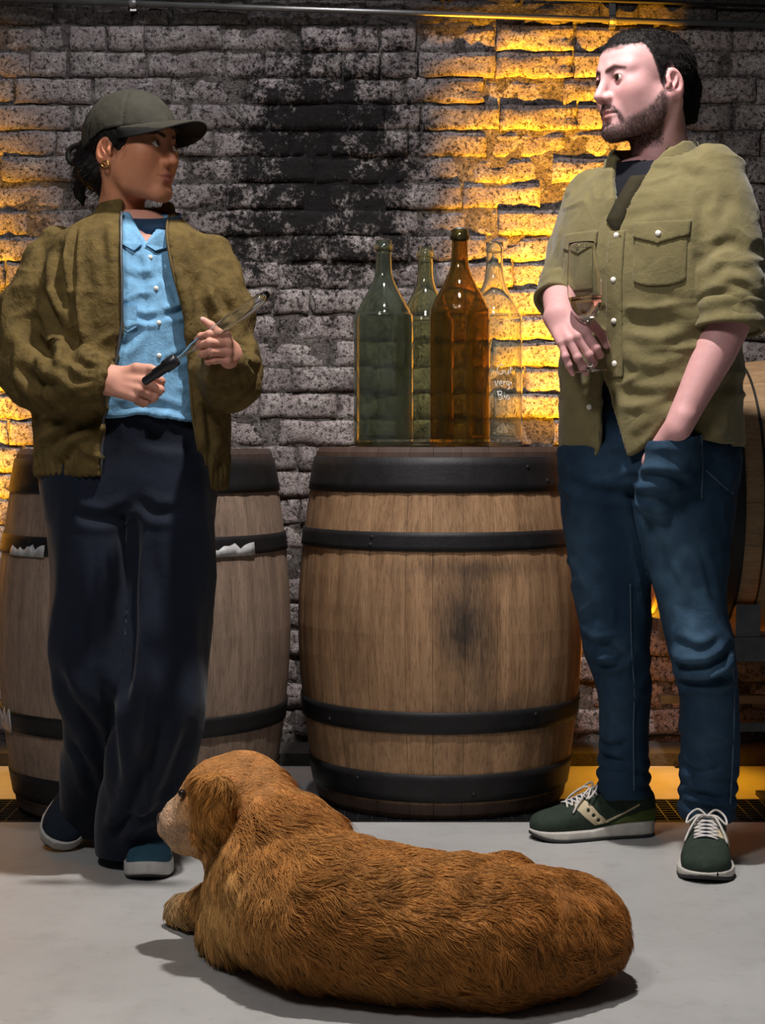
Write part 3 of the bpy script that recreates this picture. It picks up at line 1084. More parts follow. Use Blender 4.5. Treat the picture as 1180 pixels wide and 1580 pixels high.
class Hand:
    """open chain hand: f wrist->knuckles, n back of the hand, right/left decides the thumb side"""
    def __init__(s, wrist, f, n, right, curls, thumb, k=1.0, spread=(6, 1, -4, -9), lat=1.0, tl=1.0):
        f = np.asarray(f, float); f /= np.linalg.norm(f)
        n = np.asarray(n, float); n = n - f * (n @ f); n /= np.linalg.norm(n)
        t = np.cross(n, f) if right else np.cross(f, n)
        s.w, s.f, s.n, s.t, s.k = np.asarray(wrist, float), f, n, t, k
        offs = (0.0285, 0.0095, -0.0095, -0.0270)
        kd = (0.084, 0.088, 0.083, 0.075)
        seg = ((0.043, 0.026, 0.021), (0.047, 0.030, 0.022), (0.044, 0.028, 0.022), (0.034, 0.021, 0.019))
        s.fing = []
        for i in range(4):
            p = s.w + k * (f * kd[i] + t * offs[i] * lat - n * (0.003 if i in (0, 3) else 0))
            a0 = math.radians(spread[i])
            d0 = f * math.cos(a0) + t * math.sin(a0)
            pts = [p]
            ang = 0
            for j in range(3):
                ang += math.radians(curls[i][j])
                d = d0 * math.cos(ang) - n * math.sin(ang)
                p = p + d * seg[i][j] * k
                pts.append(p)
            s.fing.append((pts, [r * k for r in ((0.0102, 0.0092, 0.0082, 0.0070) if i < 3 else (0.0090, 0.0080, 0.0072, 0.0062))]))
        b = s.w + k * (f * 0.024 + t * 0.020 - n * 0.008)
        pts = [b]
        for (df, dt, dn), L in zip(thumb, (0.044, 0.032, 0.026)):
            d = f * df + t * dt + n * dn
            d /= np.linalg.norm(d)
            pts.append(pts[-1] + d * L * k * tl)
        s.thumb = (pts, [0.0150 * k, 0.0118 * k, 0.0098 * k, 0.0080 * k])

    def __call__(s, P, fore=None):
        k = s.k
        d = None
        for i, off in enumerate((0.016, 0.006, -0.006, -0.016)):
            a = s.w + s.t * off * k
            b = s.fing[i][0][0]
            e = cone(P, a, b, 0.0160 * k, 0.0118 * k)
            d = e if d is None else smin(d, e, 0.008 * k)
        e = cone(P, s.w + k * (s.f * 0.03 - s.t * 0.020 - s.n * 0.006), s.w + k * (s.f * 0.065 - s.t * 0.020 - s.n * 0.006), 0.013 * k, 0.012 * k)
        d = smin(d, e, 0.01 * k)
        for pts, r in s.fing:
            e = chain(P, pts, r, 0.002)
            for q in pts[1:3]:
                e = smin(e, sph(P, q + s.n * 0.001, r[1] * 1.06), 0.003)
            d = smin(d, e, 0.0035 * k)
        d = smin(d, chain(P, s.thumb[0], s.thumb[1], 0.003), 0.009 * k)
        if fore is not None:
            d = smin(d, chain(P, fore[0] + [s.w], fore[1]), 0.02)
        return d

    def nails(s):
        b = MB()
        for pts, r in s.fing + [s.thumb]:
            d = pts[-1] - pts[-2]; d = d / np.linalg.norm(d)
            side = s.t if pts is not s.thumb[0] else s.n
            up = np.cross(side, d)
            up /= np.linalg.norm(up)
            if pts is not s.thumb[0] and up @ (s.n * 1.0) < 0 and np.dot(up, pts[-2] - (s.w + s.f * 0.05)) < 0:
                up = -up
            c = pts[-1] + up * r[-1] * 0.90 + d * r[-1] * 0.25
            V = []
            sd = np.cross(d, up)
            for a in range(10):
                th = 2 * PI * a / 10
                V.append(tuple(c + d * math.cos(th) * r[-1] * 0.75 + sd * math.sin(th) * r[-1] * 0.60 - up * (0.18 * r[-1] * math.sin(th) ** 2)))
            V.append(tuple(c + up * 0.0008))
            b.add(V, [(a, (a + 1) % 10, 10) for a in range(10)])
        return b


def bbox(pts, pad):
    p = np.array(pts)
    return p.min(axis=0) - pad, p.max(axis=0) + pad


class Shoe:
    """shoe frame: toe to -y, sole on z=0"""
    def __init__(s, c, yaw, L, W, pitch=0, roll=0):
        s.F = Frame(c, yaw, pitch, roll); s.L, s.W = L, W

    def half(s, t):
        tt = np.array([0.0, 0.02, 0.06, 0.12, 0.25, 0.45, 0.62, 0.75, 0.86, 0.93, 0.975, 1.0])
        ww = np.array([0.10, 0.36, 0.56, 0.66, 0.70, 0.75, 0.92, 1.0, 0.90, 0.70, 0.42, 0.08]) * s.W / 2
        return np.interp(t, tt, ww)

    def sole(s, q, h0, h1, grow=0.0):
        t = -q[:, 1] / s.L      # 0 heel .. 1 toe
        w = s.half(t) + grow
        dx = np.abs(q[:, 0]) - w
        dl = (np.abs(t - 0.5) - 0.5) * s.L - grow
        d = smax(dx, dl, 0.012)
        spring = np.clip((t - 0.78) / 0.22, 0, 1) ** 2 * 0.012
        return smax(d, np.maximum(h0 + spring - q[:, 2], q[:, 2] - h1 - spring), 0.005)

    def upper(s, q, rows):
        p = np.column_stack([q[:, 0], q[:, 2], -q[:, 1] / s.L])
        lf = Loft([(t, 0.0, zc, min(rx, max(s.half(t) - 0.001, 0.008)) if t > 0.5 else rx, rz) for t, zc, rx, rz in rows], 2.2)
        d = lf(p, cap=False)
        d = smax(d, (np.abs(p[:, 2] - 0.5) - 0.5) * s.L, 0.02)
        return d

    def box(s, top):
        pts = [s.F.wld((x, y, z)) for x in (-s.W * 0.7, s.W * 0.7) for y in (-s.L * 1.06, s.L * 0.06) for z in (-0.01, top)]
        return bbox(pts, 0.01)


def ribs(V, N, zlo, zhi, cx, cy, n, depth):
    a = np.arctan2(V[:, 1] - cy, V[:, 0] - cx)
    w = np.clip((zhi - V[:, 2]) / 0.008, 0, 1) * np.clip((V[:, 2] - zlo) / 0.004, 0, 1)
    return V + N * (depth * np.sin(a * n) * w)[:, None]


def strands(name, roots, dirs, length, parent, mat, seg=4, r0=0.0004, cols=None, droop=0.0, wav=0.0, normals=None):
    """hair curves in world space; dirs unit vectors; droop bends tips along -z"""
    n = len(roots)
    base = np.array(parent.location)
    p = parent
    while p.parent is not None:
        p = p.parent
        base = base + np.array(p.location)
    t = np.linspace(0, 1, seg)[None, :, None]
    L = np.asarray(length).reshape(-1, 1, 1)
    P = roots[:, None, :] + dirs[:, None, :] * L * t
    if normals is not None:
        P = P + normals[:, None, :] * L * (0.35 * np.sin(t * PI * 0.9))
    P[:, :, 2] -= droop * (L * t * t)[:, :, 0]
    if wav:
        ph = RNG.uniform(0, 6.28, (n, 1, 1))
        sd = np.cross(dirs, np.array([0.3, 0.5, 0.8]))
        sd /= np.linalg.norm(sd, axis=1)[:, None] + 1e-9
        P = P + sd[:, None, :] * (wav * L * np.sin(t * 5 + ph) * t)
    P = P - base
    cu = bpy.data.hair_curves.new(name)
    cu.add_curves([seg] * n)
    cu.attributes['position'].data.foreach_set('vector', P.astype(np.float32).ravel())
    ra = cu.attributes.get('radius') or cu.attributes.new('radius', 'FLOAT', 'POINT')
    rad = (r0 * (1 - 0.75 * np.linspace(0, 1, seg)))[None, :] * np.ones((n, 1))
    ra.data.foreach_set('value', rad.astype(np.float32).ravel())
    if cols is not None:
        ca = cu.attributes.new('col', 'FLOAT_COLOR', 'CURVE')
        c4 = np.ones((n, 4), np.float32); c4[:, :3] = cols
        ca.data.foreach_set('color', c4.ravel())
    cu.materials.append(mat)
    o = bpy.data.objects.new(name, cu)
    COL.objects.link(o)
    o.parent = parent
    o['kind'] = 'stuff'
    return o


def sample_surface(V, Q, n, weight=None):
    a = np.linalg.norm(np.cross(V[Q[:, 2]] - V[Q[:, 0]], V[Q[:, 3]] - V[Q[:, 1]]), axis=1)
    if weight is not None:
        a = a * weight
    c = np.cumsum(a); c /= c[-1]
    i = np.searchsorted(c, RNG.random(n))
    u, v = RNG.random((n, 1)), RNG.random((n, 1))
    q = Q[i]
    P = (V[q[:, 0]] * (1 - u) + V[q[:, 1]] * u) * (1 - v) + (V[q[:, 3]] * (1 - u) + V[q[:, 2]] * u) * v
    return P, i


def mat_cloth(name, col, weave=900, wrinkle=22, wstr=0.35, var=0.18, rough=0.85, attr=False, sheen=0.0, twill=False, quilt=0.0):
    m, nt, b = new_mat(name)
    v = coords(nt, 'Object')
    n1 = noise(nt, wrinkle, 5, 0.62, v, 0.4)
    n2 = noise(nt, weave, 2, 0.5, v)
    if attr:
        a = nd(nt, 'ShaderNodeAttribute', attribute_name='col').outputs['Color']
    else:
        a = nd(nt, 'ShaderNodeRGB'); a.outputs[0].default_value = (*col, 1); a = a.outputs[0]
    f = ramp(nt, n1, [(0.3, (1 - var,) * 3), (0.7, (1 + var,) * 3)])
    g = ramp(nt, n2, [(0.3, (0.78,) * 3), (0.7, (1.2,) * 3)])
    c = mixc(nt, 1.0, mixc(nt, 1.0, a, f, 'MULTIPLY'), g, 'MULTIPLY')
    nt.links.new(c, b.inputs['Base Color'])
    b.inputs['Roughness'].default_value = rough
    b.inputs['Specular IOR Level'].default_value = 0.2
    b.inputs['Sheen Weight'].default_value = sheen
    p = bump(nt, b, n1, wstr, 0.012)
    if quilt:
        vq = nd(nt, 'ShaderNodeTexVoronoi', feature='SMOOTH_F1')
        vq.inputs['Scale'].default_value = quilt
        mp = coords(nt, 'Object', (1.0, 1.0, 0.75))
        wob = nd(nt, 'ShaderNodeTexNoise'); wob.inputs['Scale'].default_value = 40
        nt.links.new(mp, wob.inputs['Vector'])
        ad = nd(nt, 'ShaderNodeVectorMath', operation='MULTIPLY_ADD')
        nt.links.new(wob.outputs['Color'], ad.inputs[0]); ad.inputs[1].default_value = (0.03,) * 3
        nt.links.new(mp, ad.inputs[2])
        nt.links.new(ad.outputs[0], vq.inputs['Vector'])
        p = bump(nt, b, math_n(nt, 'SUBTRACT', 1.0, vq.outputs['Distance']), 0.55, 0.006, p)
    bump(nt, b, n2, 0.15, 0.0008, p)
    return m


def mat_skin(name):
    m = mat_basic(name, (1, 1, 1), 0.56, 0.06, 60, 0.25, 500, 0.0006, attr=True, spec=0.32, sss=0.12)
    return m


M_eye = mat_basic('eye_white', (0.70, 0.66, 0.62), 0.15, 0.03, 50, 0.0)
M_iris = mat_basic('eye_iris', (0.022, 0.013, 0.009), 0.1, 0.2, 400, 0.0)
M_hair = mat_basic('dark_hair', (0.0075, 0.0056, 0.005), 0.65, 0.4, 90, 0.6, 260, 0.003, spec=0.22)
M_nail = mat_basic('finger_nail', (0.66, 0.40, 0.36), 0.3, 0.05, 60, 0.0)
M_black = mat_basic('black_plastic', (0.012, 0.012, 0.014), 0.35, 0.2, 60, 0.05, 200, 0.001)
M_button = mat_basic('pearl_button', (0.80, 0.78, 0.70), 0.25, 0.1, 60, 0.0)
M_gold = mat_basic('gold', (0.75, 0.50, 0.15), 0.25, 0.1, 60, 0.0, metal=1.0)
# ------------------------------------------------------------------ the woman in the cap
WO = empty('person', tuple(np.array([-0.53, 3.45, 0.0])))
tag(WO, 'person in dark cap, quilted olive bomber jacket and wide navy trousers holding a glass tube', 'person')
M_wskin = mat_skin('skin_tan')
SKW = (0.50, 0.212, 0.112)
HF = Frame(at(209, 226, 3.48), 60, 4, 0, 0.955)


def w_head(P):
    q = HF.loc(P)
    return smin(head_sdf(q, False), neck_sdf(q, False), 0.022) * HF.k


lo, hi = bbox([HF.c], 0.0)
hv, hq = surf(w_head, HF.c - (0.125, 0.13, 0.235), HF.c + (0.13, 0.14, 0.125), 0.0022)
q = HF.loc(hv)
hc, m_ = face_colors(q, SKW, (0.36, 0.115, 0.085), False)
br_ = chain(m_, [(0.014, -0.088, 0.019), (0.032, -0.086, 0.0245), (0.050, -0.068, 0.018)], [0.0030, 0.0032, 0.0015])
hc = blend(hc, 1 - br_ / 0.002, (0.035, 0.020, 0.014))
# her hands
h1 = Hand(at(167, 586, 3.262), (0.90, -0.38, -0.16), (0.20, -0.95, 0.20), True,
          [(58, 62, 30), (60, 66, 32), (62, 68, 34), (64, 70, 36)], [(0.80, 0.35, 0.25), (0.95, 0.15, -0.10), (0.95, -0.05, -0.25)], 0.88, (2, 0, -2, -5))
h2 = Hand(at(354, 548, 3.245), (0.06, -0.97, 0.14), (0.98, 0.06, 0.05), False,
          [(62, 68, 26), (64, 70, 28), (66, 72, 30), (68, 72, 34)], [(0.60, 0.55, -0.35), (0.15, 0.72, -0.60), (-0.05, 0.62, -0.78)], 0.84, (3, 1, -1, -3), tl=0.80)
f1 = ([at(120, 588, 3.32)], [0.034, 0.024])
f2 = ([at(356, 566, 3.33)], [0.034, 0.024])
hands = []
for h, fo in ((h1, f1), (h2, f2)):
    pts = [p for pp, r in h.fing + [h.thumb] for p in pp] + [h.w, fo[0][0]]
    a, b_ = bbox(pts, 0.022)
    hands.append(surf(lambda P, h=h, fo=fo: h(P, fo), a, b_, 0.0021))
tl = Loft([(0.75, -0.53, 3.5, 0.145, 0.105), (0.88, -0.53, 3.5, 0.150, 0.105), (1.02, -0.53, 3.5, 0.120, 0.09), (1.20, -0.53, 3.5, 0.145, 0.10), (1.32, -0.53, 3.5, 0.13, 0.075), (1.37, -0.53, 3.5, 0.06, 0.055)], 2.2)


def w_torso(P):
    d = tl(P)
    for a, k_, c_, e_ in ((at(146, 780, 3.49), at(143, 1000, 3.45), at(155, 1150, 3.53), at(148, 1262, 3.68)), (at(262, 780, 3.48), at(254, 1020, 3.44), at(228, 1190, 3.44), at(206, 1300, 3.52))):
        d = smin(d, chain(P, [a, k_, c_, e_], [0.07, 0.045, 0.04, 0.030]), 0.03)
    return d


bt = surf(w_torso, (-0.85, 3.3, 0.05), (-0.25, 3.75, 1.42), 0.010)
bv, bq = join([(hv, hq)] + hands + [bt])
skc = np.tile(np.array(SKW) * (1.18, 1.34, 1.80), (len(bv), 1))
skc[:len(hv)] = hc
body = add_part('body', (bv, bq), M_wskin, WO, skc)
for h in (h1, h2):
    part_mb('finger_nails', h.nails(), M_nail, body)
eye_meshes(HF, body, M_eye, M_iris, (0.93, -0.30, 0.16))

# hair gathered at the nape in a loose tail
def w_hair(P):
    q = HF.loc(P)
    n = fbm(q * 55, 2)
    cap = ell(q, (0, 0.024, 0.018), (0.0835, 0.104, 0.086)) + 0.0025 * n
    h = np.interp(q[:, 1], [-0.09, -0.06, -0.035, -0.022, -0.012, 0.0, 0.03, 0.045, 0.06, 0.12], [0.06, 0.045, 0.006, -0.026, -0.040, -0.012, 0.004, -0.045, -0.078, -0.086])
    d = smax(cap, (h - q[:, 2]) * 0.75, 0.006)
    bun = ell(q, (0, 0.118, -0.030), (0.045, 0.040, 0.042)) + 0.006 * n
    d = smin(d, bun, 0.025)
    d = smin(d, ell(q, (-0.014, 0.078, -0.058), (0.060, 0.052, 0.044)) + 0.004 * n, 0.02)
    tail = chain(q, [(0, 0.130, -0.040), (0.006, 0.152, -0.066), (0.008, 0.160, -0.100), (0.010, 0.148, -0.128)], [0.026, 0.017, 0.012, 0.005]) + 0.003 * n
    d = smin(d, tail, 0.012)
    d = smin(d, chain(q, [(-0.02, 0.06, -0.06), (-0.028, 0.070, -0.095), (-0.026, 0.066, -0.118)], [0.018, 0.012, 0.004]) + 0.002 * n, 0.012)
    return d * HF.k


wv = surf(w_hair, HF.c - (0.22, 0.2, 0.16), HF.c + (0.16, 0.2, 0.13), 0.003)
hair = add_part('hair', wv, M_hair, WO)
R_, fi = sample_surface(*wv, 2600)
fnn = vnormals(*wv)[wv[1][fi][:, 0]]
ql = HF.loc(R_)
dl = np.column_stack([0 * ql[:, 0], np.full(len(ql), 0.9), np.full(len(ql), -0.6)])
dw = dl @ HF.R.T
dw = dw - fnn * np.sum(dw * fnn, axis=1)[:, None] + fnn * 0.25 + RNG.normal(0, 0.22, dw.shape)
dw /= np.linalg.norm(dw, axis=1)[:, None]
keep = ql[:, 2] < 0.015
strands('loose_hairs', R_[keep], dw[keep], RNG.uniform(0.012, 0.035, keep.sum()), hair, M_hair, 5, 0.00045, droop=0.3, wav=0.15)
lp = MB()
lp.tube(spline([HF.wld(p) for p in [(-0.01, 0.125, -0.005), (-0.015, 0.150, 0.004), (-0.02, 0.172, -0.010), (-0.02, 0.166, -0.035), (-0.01, 0.140, -0.040)]], 6), [0.006] * 25, 8)
part_mb('hair_loop', lp, M_hair, hair)

# earring
e = MB()
c0 = HF.wld((-0.084, 0.013, -0.050))
e.tube([c0 + np.array([0.0015 * math.cos(a), -0.003 * math.cos(a), 0.0065 * math.sin(a)]) + np.array([0.006 * math.cos(a), 0, 0]) for a in np.linspace(0, 2 * PI, 19)], 0.0016, 6)
part_mb('earring', e, M_gold, WO)

# cap: six-panel crown and a curved peak
M_cap = mat_cloth('cap_cloth', (0.036, 0.033, 0.024), 1100, 30, 0.15, 0.12)
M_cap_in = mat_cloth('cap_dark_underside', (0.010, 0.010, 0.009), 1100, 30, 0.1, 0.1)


def w_crown(P):
    q = HF.loc(P)
    d = ell(q, (0, 0.016, 0.018), (0.091, 0.116, 0.106))
    a = np.arctan2(q[:, 0], -(q[:, 1] - 0.02))
    seam = np.abs(((a + PI / 6) % (PI / 3)) - PI / 6) * np.hypot(q[:, 0], q[:, 1] - 0.02)
    d = d + 0.0022 * np.exp(-(seam / 0.004) ** 2)
    h = np.interp(q[:, 1], [-0.11, -0.06, 0.02, 0.08, 0.14], [0.036, 0.034, 0.022, -0.010, -0.026])
    d = smax(d, (h - q[:, 2]) * 0.9, 0.004)
    inner = ell(q, (0, 0.016, 0.014), (0.086, 0.111, 0.101))
    return smax(d, -inner, 0.002) * HF.k


cv, cq = surf(w_crown, HF.c - (0.16, 0.16, 0.06), HF.c + (0.16, 0.16, 0.14), 0.003)
cv = cv + vnormals(cv, cq) * (0.0012 * fbm(cv * 40, 2))[:, None]
cap_o = add_part('cap', (cv, cq), M_cap, WO)
cap_o['label'] = 'dark olive baseball cap'
b1 = MB()
b1.lathe([(0.0001, 0.010), (0.006, 0.008), (0.009, 0.003), (0.0095, -0.002)], 16, cap=False)
b1.V = [tuple(HF.wld(np.array(v) + (0, 0.020, 0.117))) for v in b1.V]
part_mb('button', b1, M_cap, cap_o)


def peak(up):
    V, Q = [], []
    nu, nv = 28, 12
    for i in range(nu + 1):
        u = -1 + 2 * i / nu
        ang = u * 1.28
        x0, y0 = 0.0885 * math.sin(ang), 0.016 - 0.111 * math.cos(ang)
        reach = 0.080 * (1 - abs(u) ** 2.6) ** 0.6
        for j in range(nv + 1):
            v = j / nv
            x = x0 * (1 + 0.10 * v * (1 - abs(u)))
            y = y0 - reach * v
            z = 0.045 - 0.012 * (u * u) + 0.004 * math.sin(v * PI) - 0.036 * (x / 0.09) ** 2 * (0.2 + 0.8 * v) + 0.004 * v
            V.append(HF.wld((x, y, z + (0.0016 if up else -0.0016))))
    for i in range(nu):
        for j in range(nv):
            a = i * (nv + 1) + j
            f = (a, a + 1, a + nv + 2, a + nv + 1)
            Q.append(f if up else f[::-1])
    return np.array(V), np.array(Q)


for up, mm, nm in ((True, M_cap, 'peak'), (False, M_cap_in, 'peak_underside')):
    o = add_part(nm, peak(up), mm, cap_o)
    o.modifiers.new('thick', 'SOLIDIFY').thickness = 0.0016

# denim shirt
M_denim_l = mat_cloth('pale_denim', (0.165, 0.355, 0.545), 1000, 26, 0.35, 0.26)
M_denim_shade = mat_cloth('denim_collar_shade', (0.020, 0.045, 0.085), 1000, 26, 0.2, 0.12)  # navy tone puts the shadow under the collar into the colour
shl = Loft([(0.925, -0.515, 3.475, 0.150, 0.116), (1.05, -0.52, 3.475, 0.142, 0.114), (1.18, -0.525, 3.485, 0.138, 0.114), (1.28, -0.525, 3.495, 0.122, 0.100), (1.335, -0.52, 3.50, 0.088, 0.080), (1.365, -0.512, 3.50, 0.066, 0.066)], 2.3, 10)


def px_line(pts, Y):
    w = np.array([at(x, y, Y) for x, y in pts])
    o = np.argsort(w[:, 2])
    return w[o, 2], w[o, 0]


def w_shirt(P):
    d = shl(P, cap=False)
    hem = 0.945 - 0.030 * np.clip((P[:, 0] + 0.50) / 0.10, 0, 1) - 0.012 * np.cos((P[:, 0] + 0.56) * 22)
    d = smax(d, np.maximum(hem - P[:, 2], P[:, 2] - 1.362), 0.004)
    z, x = px_line([(215, 380), (226, 440), (233, 500), (234, 640)], 3.37)
    s = P[:, 0] - np.interp(P[:, 2], z, x)
    fr = P[:, 1] < 3.46
    d = np.where(fr, d - 0.0045 * np.clip(1 - np.abs(s - 0.012) / 0.016, 0, 1) ** 0.3 * (np.abs(s - 0.012) < 0.016), d)
    zz, xx = px_line([(216, 400), (216, 370), (216, 330)], 3.38)
    vneck = np.abs(P[:, 0] - at(222, 0, 3.38)[0]) - np.clip((P[:, 2] - 1.292) * 0.55, -0.02, 0.05)
    d = smax(d, -np.maximum(vneck, P[:, 1] - 3.47), 0.003)
    return d


sv, sq = surf(w_shirt, (-0.70, 3.32, 0.88), (-0.33, 3.62, 1.38), 0.0040)
N = vnormals(sv, sq)
Zs = lambda pts, Y=3.36: [tuple(at(x, y, Y)[[0, 2]]) for x, y in pts]
sv = creases(sv, N, [(Zs([(205, 487), (225, 492), (243, 488)]), 0.005, 0.008), (Zs([(250, 485), (268, 480), (285, 470)]), 0.006, 0.008), (Zs([(255, 560), (270, 552), (285, 545)]), 0.005, 0.008), (Zs([(185, 540), (205, 520), (215, 500)]), 0.005, 0.010), (Zs([(250, 420), (262, 440), (272, 470)]), 0.003, 0.008), (Zs([(180, 632), (230, 625), (290, 640)]), 0.004, 0.010), (Zs([(190, 420), (215, 430), (240, 425)]), 0.003, 0.010)])
sv = ridges(sv, N, (20, 20, 24), 0.0040, 8.0, mask=np.clip(np.abs(sv[:, 0] - at(240, 0, 3.355)[0]) / 0.02, 0.2, 1))
shirt = add_part('shirt', (sv, sq), M_denim_l, WO)
shirt['label'] = 'pale blue denim shirt'


def front_y(f, x, z, y0=3.2, y1=3.5):
    ys = np.linspace(y0, y1, 400)
    P = np.column_stack([np.full(400, x), ys, np.full(400, z)])
    d = f(P)
    i = np.argmax(d < 0)
    return ys[i]


for px, py in ((228, 394), (238, 443), (243, 497), (244, 548), (245, 600)):
    p = at(px, py, 3.355)
    y = front_y(w_shirt, p[0], p[2]) - 0.0025
    b1 = MB().lathe([(0.0001, 0.0035), (0.0035, 0.0032), (0.005, 0.0018), (0.005, 0)], 14, cap=False)
    b1.V = [(p[0] + v[0], y - v[2], p[2] + v[1]) for v in b1.V]
    part_mb('button', b1, M_button, shirt)


for pts in ([(181, 348), (186, 376), (206, 387), (217, 377), (209, 362)], [(251, 352), (254, 380), (238, 386), (223, 377), (236, 363)]):
    V = []
    for k, (x, y) in enumerate(pts):
        p = at(x, y, 3.38)
        V.append(np.array([p[0], min(front_y(w_shirt, p[0], p[2], 3.2, 3.6), 3.42) - (0.004 if k in (1, 2, 3) else 0.003), p[2]]))
    b1 = MB()
    b1.add(V + [v + np.array([0, -0.005, 0.0015]) for v in V], [(0, 1, 2, 3, 4), (9, 8, 7, 6, 5)] + [(k, 5 + k, 5 + (k + 1) % 5, (k + 1) % 5) for k in range(5)])
    part_mb('collar', b1, M_denim_l, shirt, False)
b1 = MB()
band = [(at(222, 0, 3.4)[0] + 0.064 * math.sin(a), 3.498 - 0.072 * math.cos(a), 1.326 + 0.018 * (1 - math.cos(a))) for a in np.linspace(-2.6, 2.6, 25)]
V = []
for x, y, z in band:
    V += [(x, y, z - 0.016), (x, y, z + 0.020)]
b1.add(V, [(2 * k, 2 * k + 2, 2 * k + 3, 2 * k + 1) for k in range(24)])
o = part_mb('collar_band', b1, M_denim_shade, shirt)
o.modifiers.new('thick', 'SOLIDIFY').thickness = 0.003
# breast pocket flap
b1 = MB()
for (x0, y0, x1, y1) in ((183, 470, 209, 512),):
    pts = [(x0, y0), (x1, y0), (x1, y1 - 8), ((x0 + x1) / 2, y1), (x0, y1 - 8)]
    V = []
    for x, y in pts:
        p = at(x, y, 3.35)
        V.append(np.array([p[0], front_y(w_shirt, p[0], p[2]) - 0.001, p[2]]))
    b1.add(V + [v + np.array([0, -0.004, 0]) for v in V], [(0, 1, 2, 3, 4)[::-1], (5, 6, 7, 8, 9)] + [(k, (k + 1) % 5, 5 + (k + 1) % 5, 5 + k) for k in range(5)])
part_mb('pocket', b1, M_denim_l, shirt, False)

# jacket
M_jack = mat_cloth('olive_quilting', (0.105, 0.071, 0.022), 700, 30, 0.55, 0.30, 0.9, sheen=0.0, quilt=48)
M_rib = mat_cloth('olive_rib', (0.112, 0.078, 0.030), 700, 30, 0.3, 0.15)
JX = -0.529
jl = Loft([(0.770, JX, 3.50, 0.196, 0.142), (0.83, JX, 3.50, 0.200, 0.148), (0.95, JX, 3.50, 0.203, 0.156), (1.08, JX, 3.50, 0.198, 0.158), (1.20, JX, 3.502, 0.190, 0.154), (1.27, JX, 3.505, 0.180, 0.142), (1.318, JX, 3.51, 0.156, 0.124), (1.348, JX, 3.512, 0.112, 0.100), (1.372, JX + 0.004, 3.51, 0.082, 0.078), (1.392, JX + 0.006, 3.51, 0.080, 0.076)], 2.3, 8)
A1 = [at(92, 402, 3.53), at(62, 470, 3.50), at(50, 560, 3.46)]
A1b = [at(50, 560, 3.46), at(66, 588, 3.42), at(114, 588, 3.34), at(170, 587, 3.262)]
A2 = [at(318, 408, 3.52), at(338, 480, 3.48), at(350, 575, 3.43)]
A2b = [at(350, 575, 3.43), at(353, 588, 3.38), at(353, 566, 3.30), at(352, 554, 3.26)]
eL = px_line([(180, 330), (184, 360), (189, 430), (190, 500), (176, 590), (160, 650), (156, 740)], 3.36)
eR = px_line([(249, 330), (252, 360), (262, 410), (281, 480), (288, 560), (293, 640), (302, 700), (309, 765)], 3.34)


def jack_outer(P):
    d = jl(P, cap=False)
    w = 0.007 * fbm(P * np.array([9, 9, 4.5]), 2)
    s1 = smin(chain(P, A1, [0.070, 0.078, 0.070], 0.02), chain(P, A1b, [0.068, 0.066, 0.062, 0.040], 0.02), 0.03)
    s2 = smin(chain(P, A2, [0.066, 0.070, 0.062], 0.02), chain(P, A2b, [0.062, 0.058, 0.050, 0.037], 0.02), 0.03)
    # the sleeves bunch into soft rolls
    w1 = 0.0045 * np.sin(P[:, 2] * 46 + P[:, 0] * 60 + 3.4 * fbm(P * 7, 2))
    w2 = 0.0035 * np.sin(P[:, 2] * 60 - P[:, 0] * 40 + 3.0 * fbm(P * 8, 2))
    return smin(smin(d + w, s1 + w1, 0.020), s2 + w2, 0.020)


def w_jacket(P):
    d = jack_outer(P)
    hem = 0.815 - 0.030 * np.clip((P[:, 0] + 0.47) / 0.06, 0, 1)
    d = smax(d, np.maximum(hem - P[:, 2], P[:, 2] - 1.388), 0.006)
    inner = jl(P, cap=False) + 0.019
    d = smax(d, -inner, 0.004)
    xl = np.interp(P[:, 2], *eL); xr = np.interp(P[:, 2], *eR)
    cut = np.maximum(np.maximum(xl - P[:, 0], P[:, 0] - xr), P[:, 1] - 3.49)
    d = smax(d, -cut, 0.006)
    # wrists open
    for hnd, fo in ((h1, f1), (h2, f2)):
        d = smax(d, -cone(P, hnd.w + hnd.f * 0.022, hnd.w + hnd.f * 0.09, 0.024, 0.045), 0.004)
    return d


jv, jq = surf(w_jacket, (-0.84, 3.14, 0.755), (-0.22, 3.70, 1.41), 0.0048)
N = vnormals(jv, jq)
Z_ = Zs
jf = [
    (Z_([(60, 450), (85, 490), (110, 530), (120, 560)]), 0.012, 0.013), (Z_([(40, 520), (70, 540), (100, 570)]), 0.010, 0.012), (Z_([(20, 560), (60, 590), (110, 600)]), 0.009, 0.012),
    (Z_([(85, 380), (92, 430), (112, 500), (122, 540)]), 0.015, 0.012), (Z_([(110, 345), (113, 430), (121, 535)]), 0.011, 0.007), (Z_([(60, 545), (90, 545), (130, 560), (160, 575)]), 0.008, 0.010),
    (Z_([(70, 700), (100, 670), (140, 650), (158, 640)]), 0.012, 0.014), (Z_([(65, 660), (90, 650), (120, 640)]), 0.008, 0.012), (Z_([(90, 725), (120, 690), (150, 670)]), 0.006, 0.010),
    (Z_([(300, 420), (310, 470), (330, 520)]), 0.008, 0.012), (Z_([(278, 400), (295, 450), (300, 500)]), 0.005, 0.010), (Z_([(330, 440), (345, 470), (365, 500)]), 0.008, 0.010), (Z_([(312, 600), (320, 650), (322, 700)]), 0.010, 0.010), (Z_([(330, 580), (350, 600), (385, 590)]), 0.006, 0.009),
    (Z_([(335, 640), (338, 690), (330, 730)]), 0.006, 0.008), (Z_([(150, 340), (160, 400), (165, 450)]), 0.004, 0.010), (Z_([(110, 570), (130, 590), (160, 590)]), 0.006, 0.009), (Z_([(365, 530), (380, 545), (392, 570)]), 0.006, 0.008)]
jv = creases(jv, N, jf)
jv = ribs(jv, N, 0.76, 0.862, JX, 3.5, 74, 0.0024)
